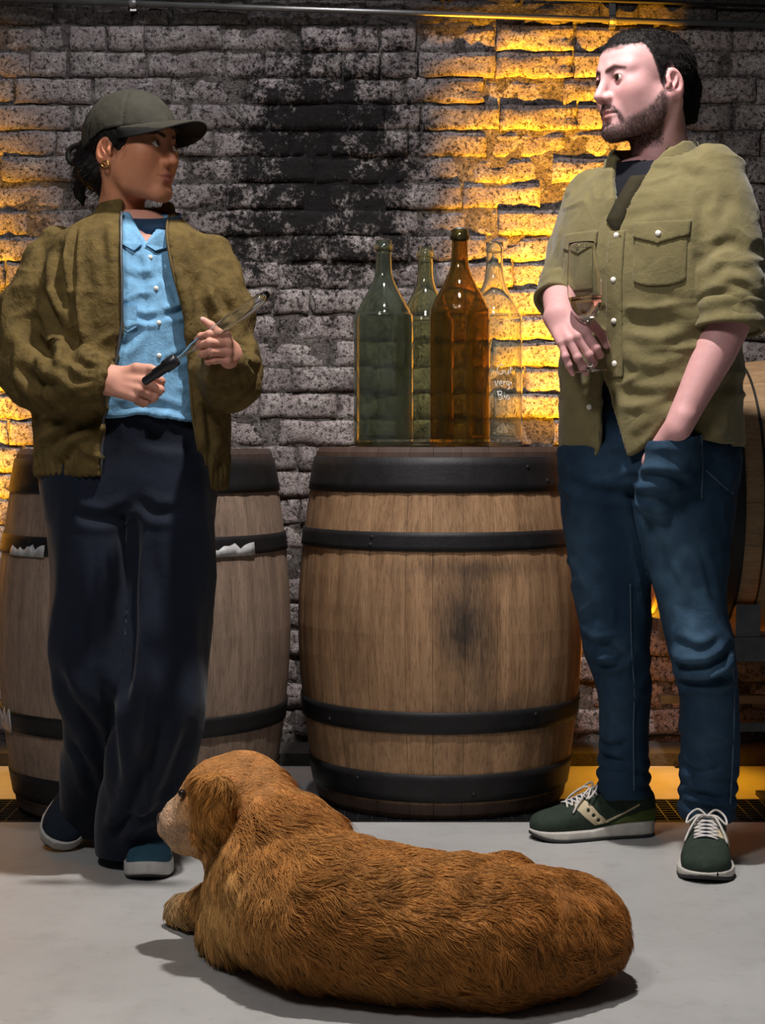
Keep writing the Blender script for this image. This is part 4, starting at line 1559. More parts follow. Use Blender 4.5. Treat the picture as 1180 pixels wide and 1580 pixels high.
# gathered cuffs
for hnd, ax in ((h1, np.array(A1b[3]) - A1b[2]), (h2, np.array(A2b[3]) - A2b[2])):
    ax = ax / np.linalg.norm(ax)
    r = jv - hnd.w
    t = r @ ax
    rad = r - t[:, None] * ax
    u = np.array([0, 0, 1.0]) - ax * ax[2]; u /= np.linalg.norm(u)
    w_ = np.cross(ax, u)
    ang = np.arctan2(rad @ u, rad @ w_)
    near = (np.linalg.norm(rad, axis=1) < 0.075) * np.clip(1 - np.abs(t + 0.02) / 0.03, 0, 1)
    jv = jv + N * (0.0028 * np.sin(ang * 16) * near)[:, None]
jv = ridges(jv, N, (15, 15, 18), 0.0060, 1.0)
jacket = add_part('jacket', (jv, jq), M_jack, WO)
jacket['label'] = 'quilted olive bomber jacket worn open'
# zip tapes along the two front edges
for e_, sx in ((eL, -1), (eR, 1)):
    V = []
    for z in np.linspace(0.83 if sx < 0 else 0.80, 1.36, 40):
        x = np.interp(z, *e_)
        y = front_y(lambda P: jl(P, cap=False), x + sx * 0.008, z, 3.2, 3.55)
        V.append((x - sx * 0.001, y - 0.001, z))
    part_mb('zip', MB().tube(V, 0.0032, 6), M_rib if sx > 0 else M_steel, jacket)

# trousers
M_navy = mat_cloth('navy_twill', (0.0040, 0.0072, 0.0175), 1200, 14, 0.25, 0.2, 0.8, sheen=0.1)
g1 = Loft([tuple([at(c, y, Y)[2], at(c, y, Y)[0], Y, w / 2 * Y / FPX, dep]) for y, c, w, Y, dep in ((700, 150, 168, 3.49, 0.115), (780, 144, 148, 3.47, 0.115), (900, 146, 134, 3.45, 0.11), (1000, 142, 136, 3.43, 0.105), (1060, 150, 128, 3.43, 0.10), (1130, 160, 120, 3.50, 0.095), (1200, 150, 112, 3.58, 0.09), (1262, 146, 104, 3.66, 0.085), (1284, 150, 100, 3.68, 0.08))], 2.1)
g2 = Loft([tuple([at(c, y, Y)[2], at(c, y, Y)[0], Y, w / 2 * Y / FPX, dep]) for y, c, w, Y, dep in ((700, 258, 150, 3.49, 0.115), (780, 264, 134, 3.47, 0.115), (900, 262, 128, 3.45, 0.11), (1000, 256, 132, 3.42, 0.11), (1100, 246, 138, 3.38, 0.105), (1180, 232, 132, 3.42, 0.10), (1250, 214, 122, 3.47, 0.095), (1300, 206, 112, 3.50, 0.088), (1318, 206, 110, 3.50, 0.085))], 2.1)
pel = Loft([(0.74, -0.53, 3.49, 0.165, 0.12), (0.80, -0.53, 3.49, 0.178, 0.125), (0.88, -0.53, 3.49, 0.165, 0.122), (0.95, -0.525, 3.48, 0.140, 0.112), (0.965, -0.525, 3.48, 0.138, 0.110)], 2.2, 8)


def w_trous(P):
    a = g1(P) + 0.006 * fbm(P * np.array([12, 12, 3]), 2)
    c = g2(P) + 0.006 * fbm(P * np.array([12, 12, 3]) + 9, 2)
    d = smin(a, c, 0.014)
    return smin(d, pel(P), 0.03)


tv, tq = surf(w_trous, (-0.80, 3.24, 0.02), (-0.30, 3.68, 0.98), 0.0055)
N = vnormals(tv, tq)
Zt = lambda pts: Zs(pts, 3.36)
tv = creases(tv, N, [
    (Zt([(212, 800), (208, 900), (206, 1000), (196, 1080)]), 0.010, 0.012), (Zt([(110, 790), (160, 800), (205, 780)]), 0.006, 0.012), (Zt([(215, 770), (240, 790), (280, 790)]), 0.006, 0.012), (Zt([(90, 1030), (110, 1080), (140, 1130), (150, 1200)]), 0.010, 0.016),
    (Zt([(160, 1040), (175, 1120), (180, 1220)]), 0.008, 0.014), (Zt([(270, 1080), (240, 1160), (200, 1250), (170, 1300)]), 0.010, 0.014), (Zt([(300, 1100), (270, 1190), (230, 1270)]), 0.007, 0.014), (Zt([(170, 1290), (200, 1265), (240, 1255)]), 0.006, 0.010), (Zt([(100, 1150), (120, 1190), (125, 1250)]), 0.007, 0.012), (Zt([(240, 850), (250, 950), (248, 1050)]), 0.004, 0.014), (Zt([(150, 850), (148, 950), (146, 1010)]), 0.004, 0.012)])
tv = ridges(tv, N, (12, 12, 4), 0.0060, 5.0)
trs = add_part('trousers', (tv, tq), M_navy, WO)
trs['label'] = 'wide dark navy trousers'

# slip-on shoes
M_canvas_b = mat_cloth('teal_canvas', (0.030, 0.085, 0.125), 900, 40, 0.15, 0.12)
M_canvas_k = mat_cloth('dark_canvas', (0.012, 0.018, 0.028), 900, 40, 0.15, 0.12)
M_rubber = mat_basic('white_rubber', (0.52, 0.50, 0.47), 0.6, 0.12, 40, 0.1, 150, 0.001)
M_sole_d = mat_basic('dark_rubber', (0.02, 0.02, 0.02), 0.7, 0.2, 60, 0.1, 150, 0.001)
rows_slip = [(0.0, 0.040, 0.026, 0.036), (0.08, 0.045, 0.033, 0.042), (0.25, 0.045, 0.034, 0.045), (0.45, 0.040, 0.037, 0.042), (0.62, 0.034, 0.043, 0.036), (0.78, 0.030, 0.046, 0.028), (0.90, 0.028, 0.040, 0.022), (0.97, 0.026, 0.026, 0.016), (1.0, 0.024, 0.012, 0.010)]
for nm, c, yaw, pitch, roll, mu in (('shoe', (at(219, 1355, 3.345)[0], 3.58, 0.0), 2, 0, 0, M_canvas_b), ('shoe', (at(118, 1300, 3.58)[0], 3.77, 0.148), -16, 38, 26, M_canvas_k)):
    S = Shoe(c, yaw, 0.245, 0.096, pitch, roll)
    lo, hi = S.box(0.11)
    up = surf(lambda P: (lambda q: smax(S.upper(q, rows_slip), 0.016 - q[:, 2], 0.004))(S.F.loc(P)), lo, hi, 0.0030)
    so_ = surf(lambda P: S.sole(S.F.loc(P), 0.004, 0.031, 0.003), lo, hi, 0.0028)
    sd_ = surf(lambda P: S.sole(S.F.loc(P), 0.0, 0.006, 0.002), lo, hi, 0.0028)
    fx = surf(lambda P: smax(S.sole(S.F.loc(P), 0.0235, 0.0262, 0.0042), -S.sole(S.F.loc(P), 0.0, 0.05, -0.002), 0.001), lo, hi, 0.0022)
    sh = add_part('shoe', up, mu, WO)
    sh['label'] = 'teal canvas slip-on shoe with white sole' if mu is M_canvas_b else 'dark slip-on shoe tipped onto its toe'
    add_part('sole', so_, M_rubber, sh)
    add_part('outsole', sd_, M_sole_d, sh)
    add_part('sole_stripe', fx, M_sole_d, sh)

# glass wine thief held in both hands
pa, pb = at(222, 588, 3.17), at(416, 454, 3.17)
pa[1], pb[1] = 3.185, 3.15
M_tube = mat_glass('clear_glass', (0.97, 0.98, 0.98), 0.01)
TH = empty('wine_thief', tuple(pa))
tag(TH, 'glass wine thief with black handle held in both hands by the person in the cap', 'wine thief')
ax = pb - pa
L_ = np.linalg.norm(ax); ax /= L_
Mx = np.array(Vector(ax).to_track_quat('Z', 'Y').to_matrix())


def along(prof, n=20, cap=True):
    b_ = MB().lathe(prof, n, cap=cap)
    b_.V = [tuple(Mx @ np.array(v)) for v in b_.V]
    return b_


along([(0.006, -0.004), (0.0085, 0.0), (0.0085, 0.022), (0.0105, 0.024), (0.0105, 0.046), (0.013, 0.048), (0.013, 0.073), (0.011, 0.076)], 20).build('handle', M_black, TH, True)
along([(0.0112, 0.046), (0.0112, 0.048)], 20).build('ring', M_steel, TH, True)
tb = [(0.0035, 0.074), (0.0035, 0.088), (0.0055, 0.100), (0.0085, 0.112), (0.0095, 0.125), (0.0105, 0.165), (0.0130, 0.200), (0.0130, 0.250), (0.0110, 0.275), (0.0060, L_)]
along(tb + [(max(r - 0.0014, 0.0012), z) for r, z in reversed(tb)], 24, False).build('tube', M_tube, TH, True)
# ------------------------------------------------------------------ the man with the glass
MO = empty('person', (0.60, 3.58, 0.0))
tag(MO, 'person in khaki overshirt and blue jeans holding a wine glass, other hand in pocket', 'person')
M_mskin = mat_skin('skin_fair')
SKM = (0.67, 0.375, 0.368)
GF = Frame(at(990, 124, 3.57), -63, 5, 0, 1.06)


def m_head(P):
    q = GF.loc(P)
    d = smin(head_sdf(q, True), neck_sdf(q, True), 0.022)
    m = q.copy(); m[:, 0] = np.abs(q[:, 0])
    return d * GF.k


hv, hq = surf(m_head, GF.c - (0.14, 0.14, 0.26), GF.c + (0.15, 0.15, 0.125), 0.0022)
q = GF.loc(hv)
hc, m_ = face_colors(q, SKM, (0.46, 0.20, 0.18), True)


def hairline(y):
    return np.interp(y, [-0.10, -0.060, -0.034, -0.025, -0.016, -0.008, 0.000, 0.008, 0.022, 0.036, 0.046, 0.060, 0.085, 0.12], [0.056, 0.060, 0.062, 0.042, 0.014, -0.010, -0.034, 0.006, 0.012, -0.004, -0.046, -0.066, -0.084, -0.088])


sd = (q[:, 2] - hairline(q[:, 1]) + 0.004 * vnoise(q * 160)) / 0.012
hc = blend(hc, np.clip(sd + 0.5, 0, 1) * (q[:, 2] > -0.095) * (m_[:, 0] < 0.0785), (0.035, 0.022, 0.020))
# beard: jaw, chin, moustache
zt = np.interp(q[:, 1], [-0.12, -0.085, -0.072, -0.058, -0.035, -0.016, 0.0, 0.006], [-0.082, -0.082, -0.076, -0.068, -0.054, -0.036, -0.020, -0.02])
bd = np.clip((zt - q[:, 2]) / 0.014, 0, 1) * np.clip((0.006 - q[:, 1]) / 0.008, 0, 1) * np.clip((q[:, 2] + 0.145) / 0.02, 0, 1)
mo = 1 - chain(m_, [(0.002, -0.097, -0.0545), (0.016, -0.090, -0.0585), (0.027, -0.080, -0.070), (0.028, -0.074, -0.085)], [0.0045, 0.0045, 0.0042, 0.006]) / 0.004
sp = 1 - np.linalg.norm((q - (0, -0.094, -0.088)) / (0.008, 0.012, 0.008), axis=1)
beard = np.clip(np.maximum(np.maximum(bd * 0.92, np.clip(mo, 0, 1) * 0.85), np.clip(sp * 2, 0, 1) * 0.7), 0, 1)
nz = 0.75 + 0.25 * vnoise(hv * 420)
hc = blend(hc, beard * nz, (0.070, 0.036, 0.030))
mf = m_.copy(); mf[:, 1] = np.where(q[:, 1] < -0.05, 0.0, 0.1)
br_ = chain(mf, [(0.012, 0.0, 0.0140), (0.030, 0.0, 0.0205), (0.050, 0.0, 0.0150)], [0.0028, 0.0030, 0.0014])
hc = blend(hc, (1 - br_ / 0.004) * 0.85, (0.07, 0.036, 0.030))
# lower lip stays bare
ld = chain(m_, [(0.0, -0.0930, -0.0750), (0.010, -0.0910, -0.0740), (0.021, -0.0835, -0.0700)], [0.0062, 0.0056, 0.0020])
hc = blend(hc, (1 - ld / 0.0016) * 0.8, (0.46, 0.20, 0.18))

# right hand round the glass, left forearm going into the pocket
hm = Hand(at(862, 487, 3.465), (0.30, -0.72, -0.62), (-0.50, -0.38, 0.78), True,
          [(40, 58, 34), (42, 54, 30), (34, 42, 24), (24, 28, 16)], [(0.35, 0.70, -0.60), (0.60, 0.25, -0.75), (0.75, -0.15, -0.65)], 0.95, (3, 0, -8, -16))
fm = ([at(866, 450, 3.62), at(864, 468, 3.55)], [0.042, 0.036, 0.029])
pts = [p for pp, r in hm.fing + [hm.thumb] for p in pp] + [hm.w, fm[0][0]]
a, b_ = bbox(pts, 0.045)
hd = surf(lambda P: hm(P, fm), a, b_, 0.0021)
EL, WR = at(1124, 500, 3.42), at(1045, 660, 3.372)


def m_arm(P):
    d = chain(P, [EL + np.array([0, 0, 0.06]), EL, EL + (WR - EL) * 0.28, EL + (WR - EL) * 0.7, WR, WR + np.array([-0.035, 0.05, -0.07])], [0.040, 0.044, 0.043, 0.0335, 0.0285, 0.030], 0.0)
    return smin(d, cone(P, WR + np.array([0.012, -0.012, 0.02]), WR + np.array([0.0, -0.01, -0.01]), 0.014, 0.014), 0.02)


ar = surf(m_arm, *bbox([EL, WR, WR + np.array([-0.035, 0.07, -0.07]), EL + np.array([0, 0, 0.06])], 0.06), 0.004)
ml = Loft([(0.80, 0.585, 3.58, 0.155, 0.105), (0.95, 0.585, 3.58, 0.165, 0.11), (1.15, 0.58, 3.58, 0.17, 0.115), (1.35, 0.58, 3.59, 0.175, 0.11), (1.45, 0.58, 3.60, 0.14, 0.08), (1.50, 0.585, 3.60, 0.06, 0.06)], 2.2, -38)


def m_torso(P):
    d = ml(P)
    for a, k_, c_ in ((at(932, 760, 3.61), at(951, 1000, 3.62), at(963, 1210, 3.725)), (at(1060, 760, 3.56), at(1080, 990, 3.50), at(1092, 1240, 3.56))):
        d = smin(d, chain(P, [a, k_, c_], [0.075, 0.045, 0.030]), 0.03)
    return d


bt = surf(m_torso, (0.35, 3.35, 0.03), (0.82, 3.85, 1.53), 0.010)
bv, bq = join([(hv, hq), hd, ar, bt])
skc = np.tile(np.array(SKM) * (0.90, 0.85, 0.84), (len(bv), 1))
skc[:len(hv)] = hc
mbody = add_part('body', (bv, bq), M_mskin, MO, skc)
part_mb('finger_nails', hm.nails(), M_nail, mbody)
eye_meshes(GF, mbody, M_eye, M_iris, (-0.86, -0.50, -0.03))


def m_hair(P):
    q = GF.loc(P)
    n = fbm(q * np.array([120, 70, 120]), 2)
    top = np.clip(q[:, 2] / 0.09, 0, 1)
    cap = ell(q, (0, 0.022, 0.018), (0.0785, 0.100, 0.082)) - 0.003 * top + 0.0016 * n
    cap = smin(cap, ell(q, (0, -0.034, 0.034), (0.062, 0.050, 0.054)) - 0.003 * top, 0.03)
    e = np.clip((q[:, 2] - hairline(q[:, 1])) / 0.030, 0, 1)
    cap = cap + 0.0052 * (1 - e) * (q[:, 1] < 0.03)
    d = smax(cap, (hairline(q[:, 1]) - q[:, 2]) * 0.7 + 0.003 * n, 0.002)
    d = smin(d, smax(chain(q, [(0, 0.086, -0.020), (0, 0.082, -0.080)], [0.050, 0.040]) + 0.002 * n, np.maximum(-0.088 - q[:, 2], 0.048 - q[:, 1]), 0.006), 0.01)
    return d * GF.k


mhv = surf(m_hair, GF.c - (0.16, 0.16, 0.12), GF.c + (0.16, 0.16, 0.13), 0.0028)
mhair = add_part('hair', mhv, M_hair, MO)
R_, fi = sample_surface(*mhv, 9000)
fnn = vnormals(*mhv)[mhv[1][fi][:, 0]]
ql = GF.loc(R_)
dl = np.column_stack([np.sign(ql[:, 0]) * 0.15, np.where(ql[:, 2] > 0.06, -0.7, 0.25), np.where(ql[:, 2] > 0.06, -0.1, -0.9)])
dw = dl @ GF.R.T
dw = dw - fnn * np.sum(dw * fnn, axis=1)[:, None]
dw = dw / (np.linalg.norm(dw, axis=1)[:, None] + 1e-6) + fnn * 0.35 + RNG.normal(0, 0.18, dw.shape)
dw /= np.linalg.norm(dw, axis=1)[:, None]
strands('cropped_hairs', R_, dw, RNG.uniform(0.004, 0.010, len(R_)), mhair, M_hair, 4, 0.00045)
# beard stubble standing on the jaw
fb = beard[hq].mean(axis=1)
R_, fi = sample_surface(hv, hq, 7000, np.where(fb > 0.25, fb, 0))
fnn = vnormals(hv, hq)[hq[fi][:, 0]]
dw = fnn * 0.6 + np.array([0, 0, -0.8]) + RNG.normal(0, 0.2, fnn.shape)
dw /= np.linalg.norm(dw, axis=1)[:, None]
M_beard = mat_basic('beard_hair', (0.045, 0.024, 0.018), 0.5, 0.3, 90, 0.0)
strands('beard', R_, dw, RNG.uniform(0.002, 0.005, len(R_)), mbody, M_beard, 3, 0.00035)

# dark T-shirt
M_tee = mat_cloth('navy_jersey', (0.008, 0.009, 0.014), 1400, 25, 0.2, 0.12)
TW = -38
tel = Loft([(0.86, 0.585, 3.575, 0.165, 0.112), (1.0, 0.582, 3.575, 0.172, 0.114), (1.25, 0.578, 3.58, 0.180, 0.118), (1.40, 0.578, 3.59, 0.170, 0.100), (1.46, 0.580, 3.60, 0.115, 0.088), (1.488, 0.580, 3.60, 0.080, 0.076)], 2.2, TW)
tee = add_part('t_shirt', surf(lambda P: smax(tel(P), -smax(sph(P, GF.wld((0, 0.02, -0.165)), 0.064), 1.44 - P[:, 2], 0.01), 0.004), (0.36, 3.38, 0.85), (0.80, 3.80, 1.50), 0.006), M_tee, MO)

# overshirt
M_khaki = mat_cloth('khaki_twill', (0.158, 0.132, 0.056), 1000, 20, 0.35, 0.14, 0.85, sheen=0.2)
M_khaki_d = mat_cloth('khaki_inside', (0.030, 0.025, 0.012), 1000, 20, 0.3, 0.12, 0.9)
SX = 0.578
ol = Loft([(0.835, SX + 0.002, 3.575, 0.198, 0.150), (0.90, SX, 3.575, 0.200, 0.150), (1.00, SX, 3.575, 0.196, 0.146), (1.12, SX - 0.002, 3.575, 0.200, 0.146), (1.25, SX - 0.004, 3.578, 0.206, 0.146), (1.36, SX - 0.004, 3.585, 0.204, 0.132), (1.42, SX, 3.592, 0.178, 0.116), (1.465, SX + 0.006, 3.600, 0.125, 0.100), (1.500, SX + 0.012, 3.606, 0.090, 0.086), (1.525, SX + 0.014, 3.608, 0.084, 0.082)], 2.35, TW)
LA = [at(1096, 285, 3.52), at(1116, 360, 3.475), at(1126, 440, 3.43), at(1125, 498, 3.415)]
RA = [at(922, 315, 3.70), at(898, 385, 3.70), at(874, 445, 3.655), at(868, 462, 3.60)]
ct, st = math.cos(math.radians(TW)), math.sin(math.radians(TW))


def tors(P, cx=SX, cy=3.578):
    """man torso coordinates: u to his left, v to his back"""
    dx, dy = P[:, 0] - cx, P[:, 1] - cy
    return dx * ct + dy * st, -dx * st + dy * ct


def m_outer(P):
    d = ol(P, cap=False) + 0.004 * fbm(P * np.array([10, 10, 7]), 2)
    a = chain(P, LA, [0.080, 0.076, 0.070, 0.066], 0.02) + 0.003 * np.sin(P[:, 2] * 60 + P[:, 0] * 30 + 3 * fbm(P * 8, 2))
    ax = LA[3] - LA[2]
    a = smax(a, (P - LA[3]) @ (ax / np.linalg.norm(ax)) - 0.006, 0.003)
    c = chain(P, RA, [0.078, 0.070, 0.058, 0.054], 0.02)
    ax = RA[3] - RA[1]
    c = smax(c, (P - RA[3]) @ (ax / np.linalg.norm(ax)) - 0.01, 0.003)
    return smin(smin(d, a, 0.022), c, 0.022)


def m_shirt(P):
    d = m_outer(P)
    u, v = tors(P)
    # shirt tails: curved hem, longer in front
    hem = np.where(v < 0, 0.848 + 0.030 * np.clip(u / 0.12, 0, 1) ** 1.2 + 0.055 * np.exp(-((u - 0.118) / 0.045) ** 2) + 0.02 * np.exp(-((u + 0.036) / 0.012) ** 2), 0.875 + 0.0 * u)
    d = smax(d, np.maximum(hem - P[:, 2], P[:, 2] - 1.512), 0.006)
    inn = ol(P, cap=False) + 0.017
    d = smax(d, -inn, 0.003)
    # open neck, closed placket, open tails
    top = np.abs(u + 0.002) - np.clip((P[:, 2] - 1.330) * 0.34, -0.03, 0.064)
    bot = np.maximum(-0.040 - u, u - np.clip((1.075 - P[:, 2]) * 0.32 - 0.045, -0.045, 0.05))
    bot = np.maximum(bot, P[:, 2] - 1.06)
    cut = np.maximum(np.minimum(top, bot), v + 0.02)
    d = smax(d, -cut, 0.003)
    return d


ov, oq = surf(m_shirt, (0.32, 3.33, 0.83), (0.90, 3.86, 1.53), 0.0046)
N = vnormals(ov, oq)
Zm = lambda pts, Y=3.45: [tuple(at(x, y, Y)[[0, 2]]) for x, y in pts]
ov = creases(ov, N, [(p_, d_ * 0.42, w_ * 1.25) for p_, d_, w_ in [
    (Zm([(960, 490), (1000, 505), (1050, 498)]), 0.007, 0.012), (Zm([(970, 530), (1010, 545), (1060, 525), (1090, 500)]), 0.008, 0.012), (Zm([(960, 560), (990, 580), (1030, 582)]), 0.007, 0.012), (Zm([(945, 600), (985, 612), (1040, 612), (1050, 600)]), 0.010, 0.012),
    (Zm([(965, 640), (1000, 635), (1040, 615)]), 0.006, 0.010), (Zm([(975, 680), (1000, 660), (1020, 640)]), 0.005, 0.008), (Zm([(1020, 460), (1050, 470), (1085, 465)]), 0.006, 0.010), (Zm([(930, 520), (955, 560), (965, 600)]), 0.006, 0.012),
    (Zm([(1085, 300), (1078, 350), (1074, 420), (1078, 470)]), 0.008, 0.010), (Zm([(1075, 410), (1100, 385), (1130, 378)]), 0.008, 0.010), (Zm([(1080, 440), (1110, 415), (1150, 430)]), 0.009, 0.010), (Zm([(1090, 350), (1110, 330), (1120, 300)]), 0.005, 0.010), (Zm([(1085, 465), (1120, 450), (1160, 470)]), 0.007, 0.008),
    (Zm([(1010, 290), (1050, 270), (1090, 275)]), 0.004, 0.010), (Zm([(960, 340), (990, 330), (1050, 325)]), 0.004, 0.008), (Zm([(885, 400), (900, 430), (905, 460)]), 0.006, 0.010), (Zm([(1080, 620), (1110, 600), (1130, 590)]), 0.007, 0.012), (Zm([(1095, 650), (1115, 660), (1135, 680)]), 0.006, 0.010), (Zm([(905, 345), (895, 380), (880, 420)]), 0.005, 0.010)]])
uu, vv = tors(ov)
zt_ = at(0, 452, 3.43)[2]
flat = np.clip((ov[:, 2] - zt_ + 0.02) / 0.02, 0, 1) * (np.abs(uu) < 0.165) * (vv < -0.02) * np.clip((1.40 - ov[:, 2]) / 0.02, 0, 1)
flat = 1 - 0.8 * np.maximum(flat, np.clip(1.6 - np.abs(uu) / 0.02, 0, 1) * (vv < -0.02))
ov = ridges(ov, N, (13, 13, 22), 0.0060, 2.0, mask=flat)
ov = ridges(ov, N, (30, 30, 24), 0.0024, 7.0, mask=flat)
osh = add_part('overshirt', (ov, oq), M_khaki, MO)
osh['label'] = 'khaki overshirt with rolled sleeves'
# rolled cuffs
for P3, P2, R0, R1, nm in ((LA[3], LA[2], 0.068, 0.071, 'cuff'), (RA[3], RA[1], 0.054, 0.056, 'cuff')):
    ax = P3 - P2; ax = ax / np.linalg.norm(ax)
    def cf(P, P3=P3, ax=ax, R0=R0, R1=R1):
        r = P - P3
        t = r @ ax
        rad = np.linalg.norm(r - t[:, None] * ax, axis=1)
        w = 0.0025 * np.sin(t * 150 + 14 * r[:, 0]) + 0.002 * vnoise(P * 30)
        d = np.abs(rad - R0 - w) - 0.006
        return smax(d, np.abs(t + 0.012) - 0.030, 0.006)
    add_part(nm, surf(cf, P3 - 0.1, P3 + 0.1, 0.0035), M_khaki, osh)


# pockets, flaps, placket as raised cloth on the shirt front
def patch(name, u0, u1, z0_, z1_, lift, shape=None, mat=None, parent=osh):
    def f(P):
        u, v = tors(P)
        zz0 = z0_ if shape is None else z0_ + shape(np.clip((u - u0) / (u1 - u0), 0, 1))
        d = np.maximum(np.maximum(u0 - u, u - u1), np.maximum(zz0 - P[:, 2], P[:, 2] - z1_))
        d = np.maximum(d, v + 0.02)
        s = m_outer(P)
        return smax(smax(d, s - lift, 0.0015), -(s + 0.004), 0.001)
    V, Q = surf(f, (0.33, 3.33, z0_ - 0.04), (0.80, 3.62, z1_ + 0.02), 0.0032)
    N_ = vnormals(V, Q)
    return add_part(name, (V, Q), mat or M_khaki, parent)


zz = lambda y, Y=3.43: at(0, y, Y)[2]
patch('placket', -0.020, 0.018, zz(582), zz(352), 0.0055)
flap = lambda t: 0.016 * np.abs(t - 0.5) * 2
patch('pocket', 0.042, 0.148, zz(443), zz(352), 0.0060, lambda t: 0.012 * (np.abs(t - 0.5) * 2) ** 3)
patch('pocket_flap', 0.038, 0.152, zz(378), zz(342), 0.0105, flap)
patch('pocket', -0.140, -0.052, zz(443), zz(358), 0.0060)
patch('pocket_flap', -0.144, -0.048, zz(385), zz(348), 0.0095, flap)


def m_front(u, z):
    vs_ = np.linspace(-0.28, 0.0, 500)
    P = np.column_stack([SX + u * ct - vs_ * st, 3.578 + u * st + vs_ * ct, np.full(500, z)])
    d = m_outer(P)
    i = np.argmax(d < 0)
    return P[i]


nf = np.array([st, -ct, 0.0])
for u, z, off in ((-0.001, zz(360), 0.005), (-0.001, zz(494), 0.005), (-0.001, zz(430), 0.005), (0.095, zz(362), 0.011), (-0.095, zz(372), 0.010), (-0.066, zz(627), 0.002), (-0.001, zz(560), 0.005)):
    p = m_front(u, z) + nf * off
    b1 = MB().lathe([(0.0001, 0.0035), (0.0042, 0.0032), (0.0062, 0.0018), (0.0062, -0.002)], 14, cap=False)
    Mq = np.array(Vector(nf).to_track_quat('Z', 'Y').to_matrix())
    b1.V = [tuple(Mq @ np.array(v) + p) for v in b1.V]
    part_mb('button', b1, M_button, osh)


# collar: stand and two fallen points, opened
def m_collar(P):
    u, v = tors(P, SX + 0.014, 3.608)
    r = np.sqrt((u / 1.04) ** 2 + v ** 2)
    z = P[:, 2]
    R0 = np.interp(z, [1.415, 1.455, 1.50, 1.532, 1.545], [0.128, 0.112, 0.096, 0.086, 0.084])
    d = np.abs(r - R0) - 0.0045
    ang = np.arctan2(u, -v)      # 0 at the front
    low = np.interp(np.abs(ang), [0.35, 0.60, 0.9, 1.4, 3.14], [1.418, 1.412, 1.445, 1.468, 1.475])
    hi_ = np.interp(np.abs(ang), [0.35, 0.7, 1.2, 3.14], [1.462, 1.500, 1.526, 1.545])
    d = smax(d, np.maximum(low - z, z - hi_), 0.003)
    return smax(d, (0.42 - np.abs(ang)) * 0.08, 0.003)


cvq = surf(m_collar, (0.42, 3.42, 1.39), (0.78, 3.80, 1.56), 0.0034)
add_part('collar', cvq, M_khaki, osh)
# turned-back front facing below the collar (dark inside of the placket)
for sgn in (1,):
    b1 = MB()
    V = []
    for z in np.linspace(zz(362), zz(262), 12):
        w = np.clip((z - 1.330) * 0.34, 0, 0.064)
        p = m_front(-0.002 + sgn * (w + 0.004), z)
        V += [p + nf * 0.001, p + nf * 0.006 - np.array([ct, st, 0]) * sgn * 0.040 * min(1, (z - 1.33) / 0.03 + 0.3)]
    b1.add(V, [(2 * k, 2 * k + 2, 2 * k + 3, 2 * k + 1) for k in range(11)])
    o = part_mb('facing', b1, M_khaki_d, osh)
    o.modifiers.new('thick', 'SOLIDIFY').thickness = 0.003

# jeans
def leg(rows, ex=2.1):
    return Loft([tuple([at(c, y, Y)[2], at(c, y, Y)[0], Y, w / 2 * Y / FPX, dep]) for y, c, w, Y, dep in rows], ex)


jr = leg(((690, 935, 150, 3.60, 0.12), (770, 929, 128, 3.61, 0.115), (860, 937, 120, 3.61, 0.105), (950, 948, 112, 3.61, 0.092), (1010, 952, 98, 3.62, 0.085), (1060, 960, 84, 3.65, 0.08), (1130, 963, 76, 3.69, 0.075), (1200, 962, 78, 3.72, 0.074), (1228, 962, 82, 3.73, 0.076)))
jl_ = leg(((690, 1050, 168, 3.56, 0.13), (770, 1050, 160, 3.55, 0.125), (860, 1060, 126, 3.53, 0.112), (940, 1068, 104, 3.51, 0.098), (1000, 1080, 100, 3.49, 0.092), (1060, 1092, 92, 3.51, 0.085), (1150, 1095, 88, 3.54, 0.08), (1230, 1092, 86, 3.56, 0.08), (1262, 1090, 84, 3.56, 0.082)))
pj = Loft([(0.80, 0.588, 3.58, 0.175, 0.128), (0.86, 0.588, 3.58, 0.180, 0.130), (0.92, 0.586, 3.58, 0.174, 0.122), (0.955, 0.585, 3.58, 0.172, 0.118)], 2.2, TW)


def m_jeans(P):
    n = fbm(P * np.array([11, 11, 6]), 2)
    d = smin(jr(P) + 0.003 * n, jl_(P) + 0.003 * n, 0.012)
    d = smin(d, pj(P), 0.03)
    # the hand bulging inside the pocket
    b = smax(chain(P, [at(1046, 662, 3.400), at(1030, 715, 3.41), at(1008, 770, 3.44)], [0.052, 0.050, 0.040]), P[:, 2] - at(0, 676, 3.35)[2] - 0.12 * (P[:, 0] - 0.60), 0.004)
    d = smin(d, b, 0.03)
    # stacked folds above the shoes
    z = P[:, 2]
    k1 = np.exp(-((z - 0.135) / 0.05) ** 2)
    d = d - 0.0035 * k1 * np.sin(z * 190 + 22 * P[:, 0] + 2.5 * n)
    return d


